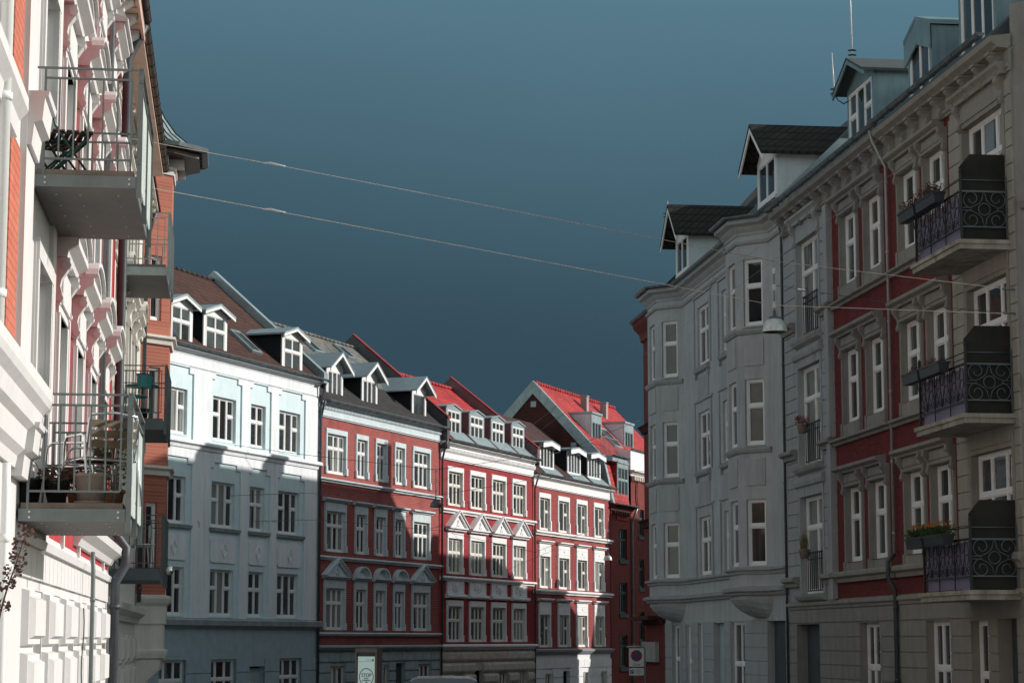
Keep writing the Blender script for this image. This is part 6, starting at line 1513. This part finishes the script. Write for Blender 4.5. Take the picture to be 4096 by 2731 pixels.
# ---------------------------------------------------------------- ground
def struct(mb,name,m,kind='structure'):
    o=mb.build(name,M[m]); o['kind']=kind; return o
Ys=[-300,-120,-40,-20,0,20,40,60,80,100,120,140,160,220,400,900]; Xs=[-900,-300,-100,-40,-20,-10,0,10,20,40,100,300,900]; mb=MB()
for i in range(len(Xs)-1):
    for j in range(len(Ys)-1): mb.face([(Xs[a],Ys[b],ground(Ys[b])-.03) for a,b in ((i,j),(i+1,j),(i+1,j+1),(i,j+1))])
struct(mb,'ground','earth')
LP=[(-4.77-S_*(Y-22),Y) for Y in (-30,0,20,40,60,70)]+[(J1[0]-DF[0]*10,J1[1]-DF[1]*10),J2,J4,(J4[0]+DF[0]*60,J4[1]+DF[1]*60)]
RP=[(9.6-.1205*(Y-41.7),Y) for Y in (-30,0,20,40,60,70)]+[C0,(C0[0]+DF[0]*12,C0[1]+DF[1]*12),(C0[0]+DF[0]*36,C0[1]+DF[1]*36),(C0[0]+DF[0]*96,C0[1]+DF[1]*96)]
def lerp(a,b,t): return (a[0]+(b[0]-a[0])*t,a[1]+(b[1]-a[1])*t)
def strip(t0,t1,dz,name,m):
    mb=MB()
    for i in range(len(LP)-1):
        for k in range(4):
            a0,a1=lerp(LP[i],LP[i+1],k/4),lerp(LP[i],LP[i+1],(k+1)/4); b0,b1=lerp(RP[i],RP[i+1],k/4),lerp(RP[i],RP[i+1],(k+1)/4)
            q=[lerp(a0,b0,t0),lerp(a0,b0,t1),lerp(a1,b1,t1),lerp(a1,b1,t0)]; mb.face([(x,y,ground(y)+dz) for x,y in q])
    struct(mb,name,m)
strip(-.05,1.05,0,'road','asphalt'); strip(.0,.165,.12,'left_pavement','paving'); strip(.835,1.,.12,'right_pavement','paving')
for nm,t0,t1 in (('left_kerb',.165,.176),('right_kerb',.824,.835)):
    mb=MB()
    for i in range(len(LP)-1):
        a0,b0,a1,b1=LP[i],RP[i],LP[i+1],RP[i+1]; q=[lerp(a0,b0,t0),lerp(a0,b0,t1),lerp(a1,b1,t1),lerp(a1,b1,t0)]
        mb._prism([(x,y,ground(y)-.05) for x,y in q],[(x,y,ground(y)+.125) for x,y in q])
    struct(mb,nm,'kerb_stone')
# ================================================================= world, sun, camera
SUN_AZ=10.0; SUN_EL=26.0    # azimuth: angle of the direction to the sun, from +X towards +Y
sd=(math.cos(R(SUN_AZ))*math.cos(R(SUN_EL)),math.sin(R(SUN_AZ))*math.cos(R(SUN_EL)),math.sin(R(SUN_EL)))
l=bpy.data.lights.new('sun','SUN'); l.energy=4.3; l.angle=R(.5); l.color=(1,.95,.88)
so=bpy.data.objects.new('sun',l); COL.objects.link(so); so.rotation_euler=Vector(sd).to_track_quat('Z','Y').to_euler()
w=bpy.data.worlds.new('World'); sc.world=w; w.use_nodes=True; t=w.node_tree; t.nodes.clear()
out=t.nodes.new('ShaderNodeOutputWorld'); bg=t.nodes.new('ShaderNodeBackground')
sk=t.nodes.new('ShaderNodeTexSky'); sk.sky_type='NISHITA'; sk.sun_disc=False; sk.sun_elevation=R(SUN_EL); sk.sun_rotation=R(90-SUN_AZ); sk.dust_density=.6; sk.air_density=1.2
bg.inputs['Strength'].default_value=.085
# storm bank standing over the far end of the street
tc=t.nodes.new('ShaderNodeTexCoord'); sx=t.nodes.new('ShaderNodeSeparateXYZ'); t.links.new(tc.outputs['Generated'],sx.inputs[0])
def mr(src,a,b,c=0,d=1,kind='SMOOTHSTEP'):
    n=t.nodes.new('ShaderNodeMapRange'); n.interpolation_type=kind; t.links.new(src,n.inputs[0])
    for i,v in enumerate((a,b,c,d)): n.inputs[i+1].default_value=v
    return n.outputs[0]
def ma(op,a,b):
    n=t.nodes.new('ShaderNodeMath'); n.operation=op
    for i,v in enumerate((a,b)):
        if isinstance(v,(int,float)): n.inputs[i].default_value=v
        else: t.links.new(v,n.inputs[i])
    return n.outputs[0]
nz=noise(t,scaled(t,tc.outputs['Generated'],(1,1,2.2)),3.2,4,.5)
nz2=noise(t,scaled(t,tc.outputs['Generated'],(1,1,1.6)),1.3,2,.5)
K=1/.085
lo=(.035,.072,.101); hi=(.100,.204,.268)
g=ma('ADD',sx.outputs[2],ma('MULTIPLY',ma('SUBTRACT',nz,.5),.05)); g=ma('ADD',g,ma('MULTIPLY',ma('SUBTRACT',nz2,.5),.07)); g=ma('ADD',g,ma('MULTIPLY',sx.outputs[0],.08))
f=ma('POWER',mr(g,.12,.31,0,1,'LINEAR'),1.4)
storm=mixc(t,f,sc3(lo,1),sc3(hi,1))
ks=t.nodes.new('ShaderNodeVectorMath'); ks.operation='SCALE'; t.links.new(storm,ks.inputs[0]); ks.inputs['Scale'].default_value=K
m1=mr(ma('ADD',sx.outputs[1],ma('MULTIPLY',sx.outputs[0],-.25)),.15,.75); m2=mr(sx.outputs[2],.85,.45)
mask=ma('MULTIPLY',m1,m2)
hs=t.nodes.new('ShaderNodeHueSaturation'); hs.inputs['Saturation'].default_value=.38; hs.inputs['Value'].default_value=1.6; t.links.new(sk.outputs[0],hs.inputs['Color'])
tint=mixc(t,1.0,hs.outputs[0],(.97,1.03,.97),'MULTIPLY')
mx=mixc(t,mask,tint,ks.outputs[0])
t.links.new(mx,bg.inputs[0]); t.links.new(bg.outputs[0],out.inputs[0])
cam=bpy.data.cameras.new('camera'); cam.sensor_width=36; cam.lens=F/1024*36; cam.clip_end=4000; cam.clip_start=.1
co=bpy.data.objects.new('camera',cam); COL.objects.link(co); co.location=(0,0,EYE); co.rotation_euler=(R(90)+PT,R(0),0); sc.camera=co
sc.render.engine='CYCLES'; sc.view_settings.view_transform='Standard'; sc.view_settings.look='None'; sc.view_settings.exposure=0.0; sc.view_settings.gamma=1
sc.render.resolution_x=1024; sc.render.resolution_y=682
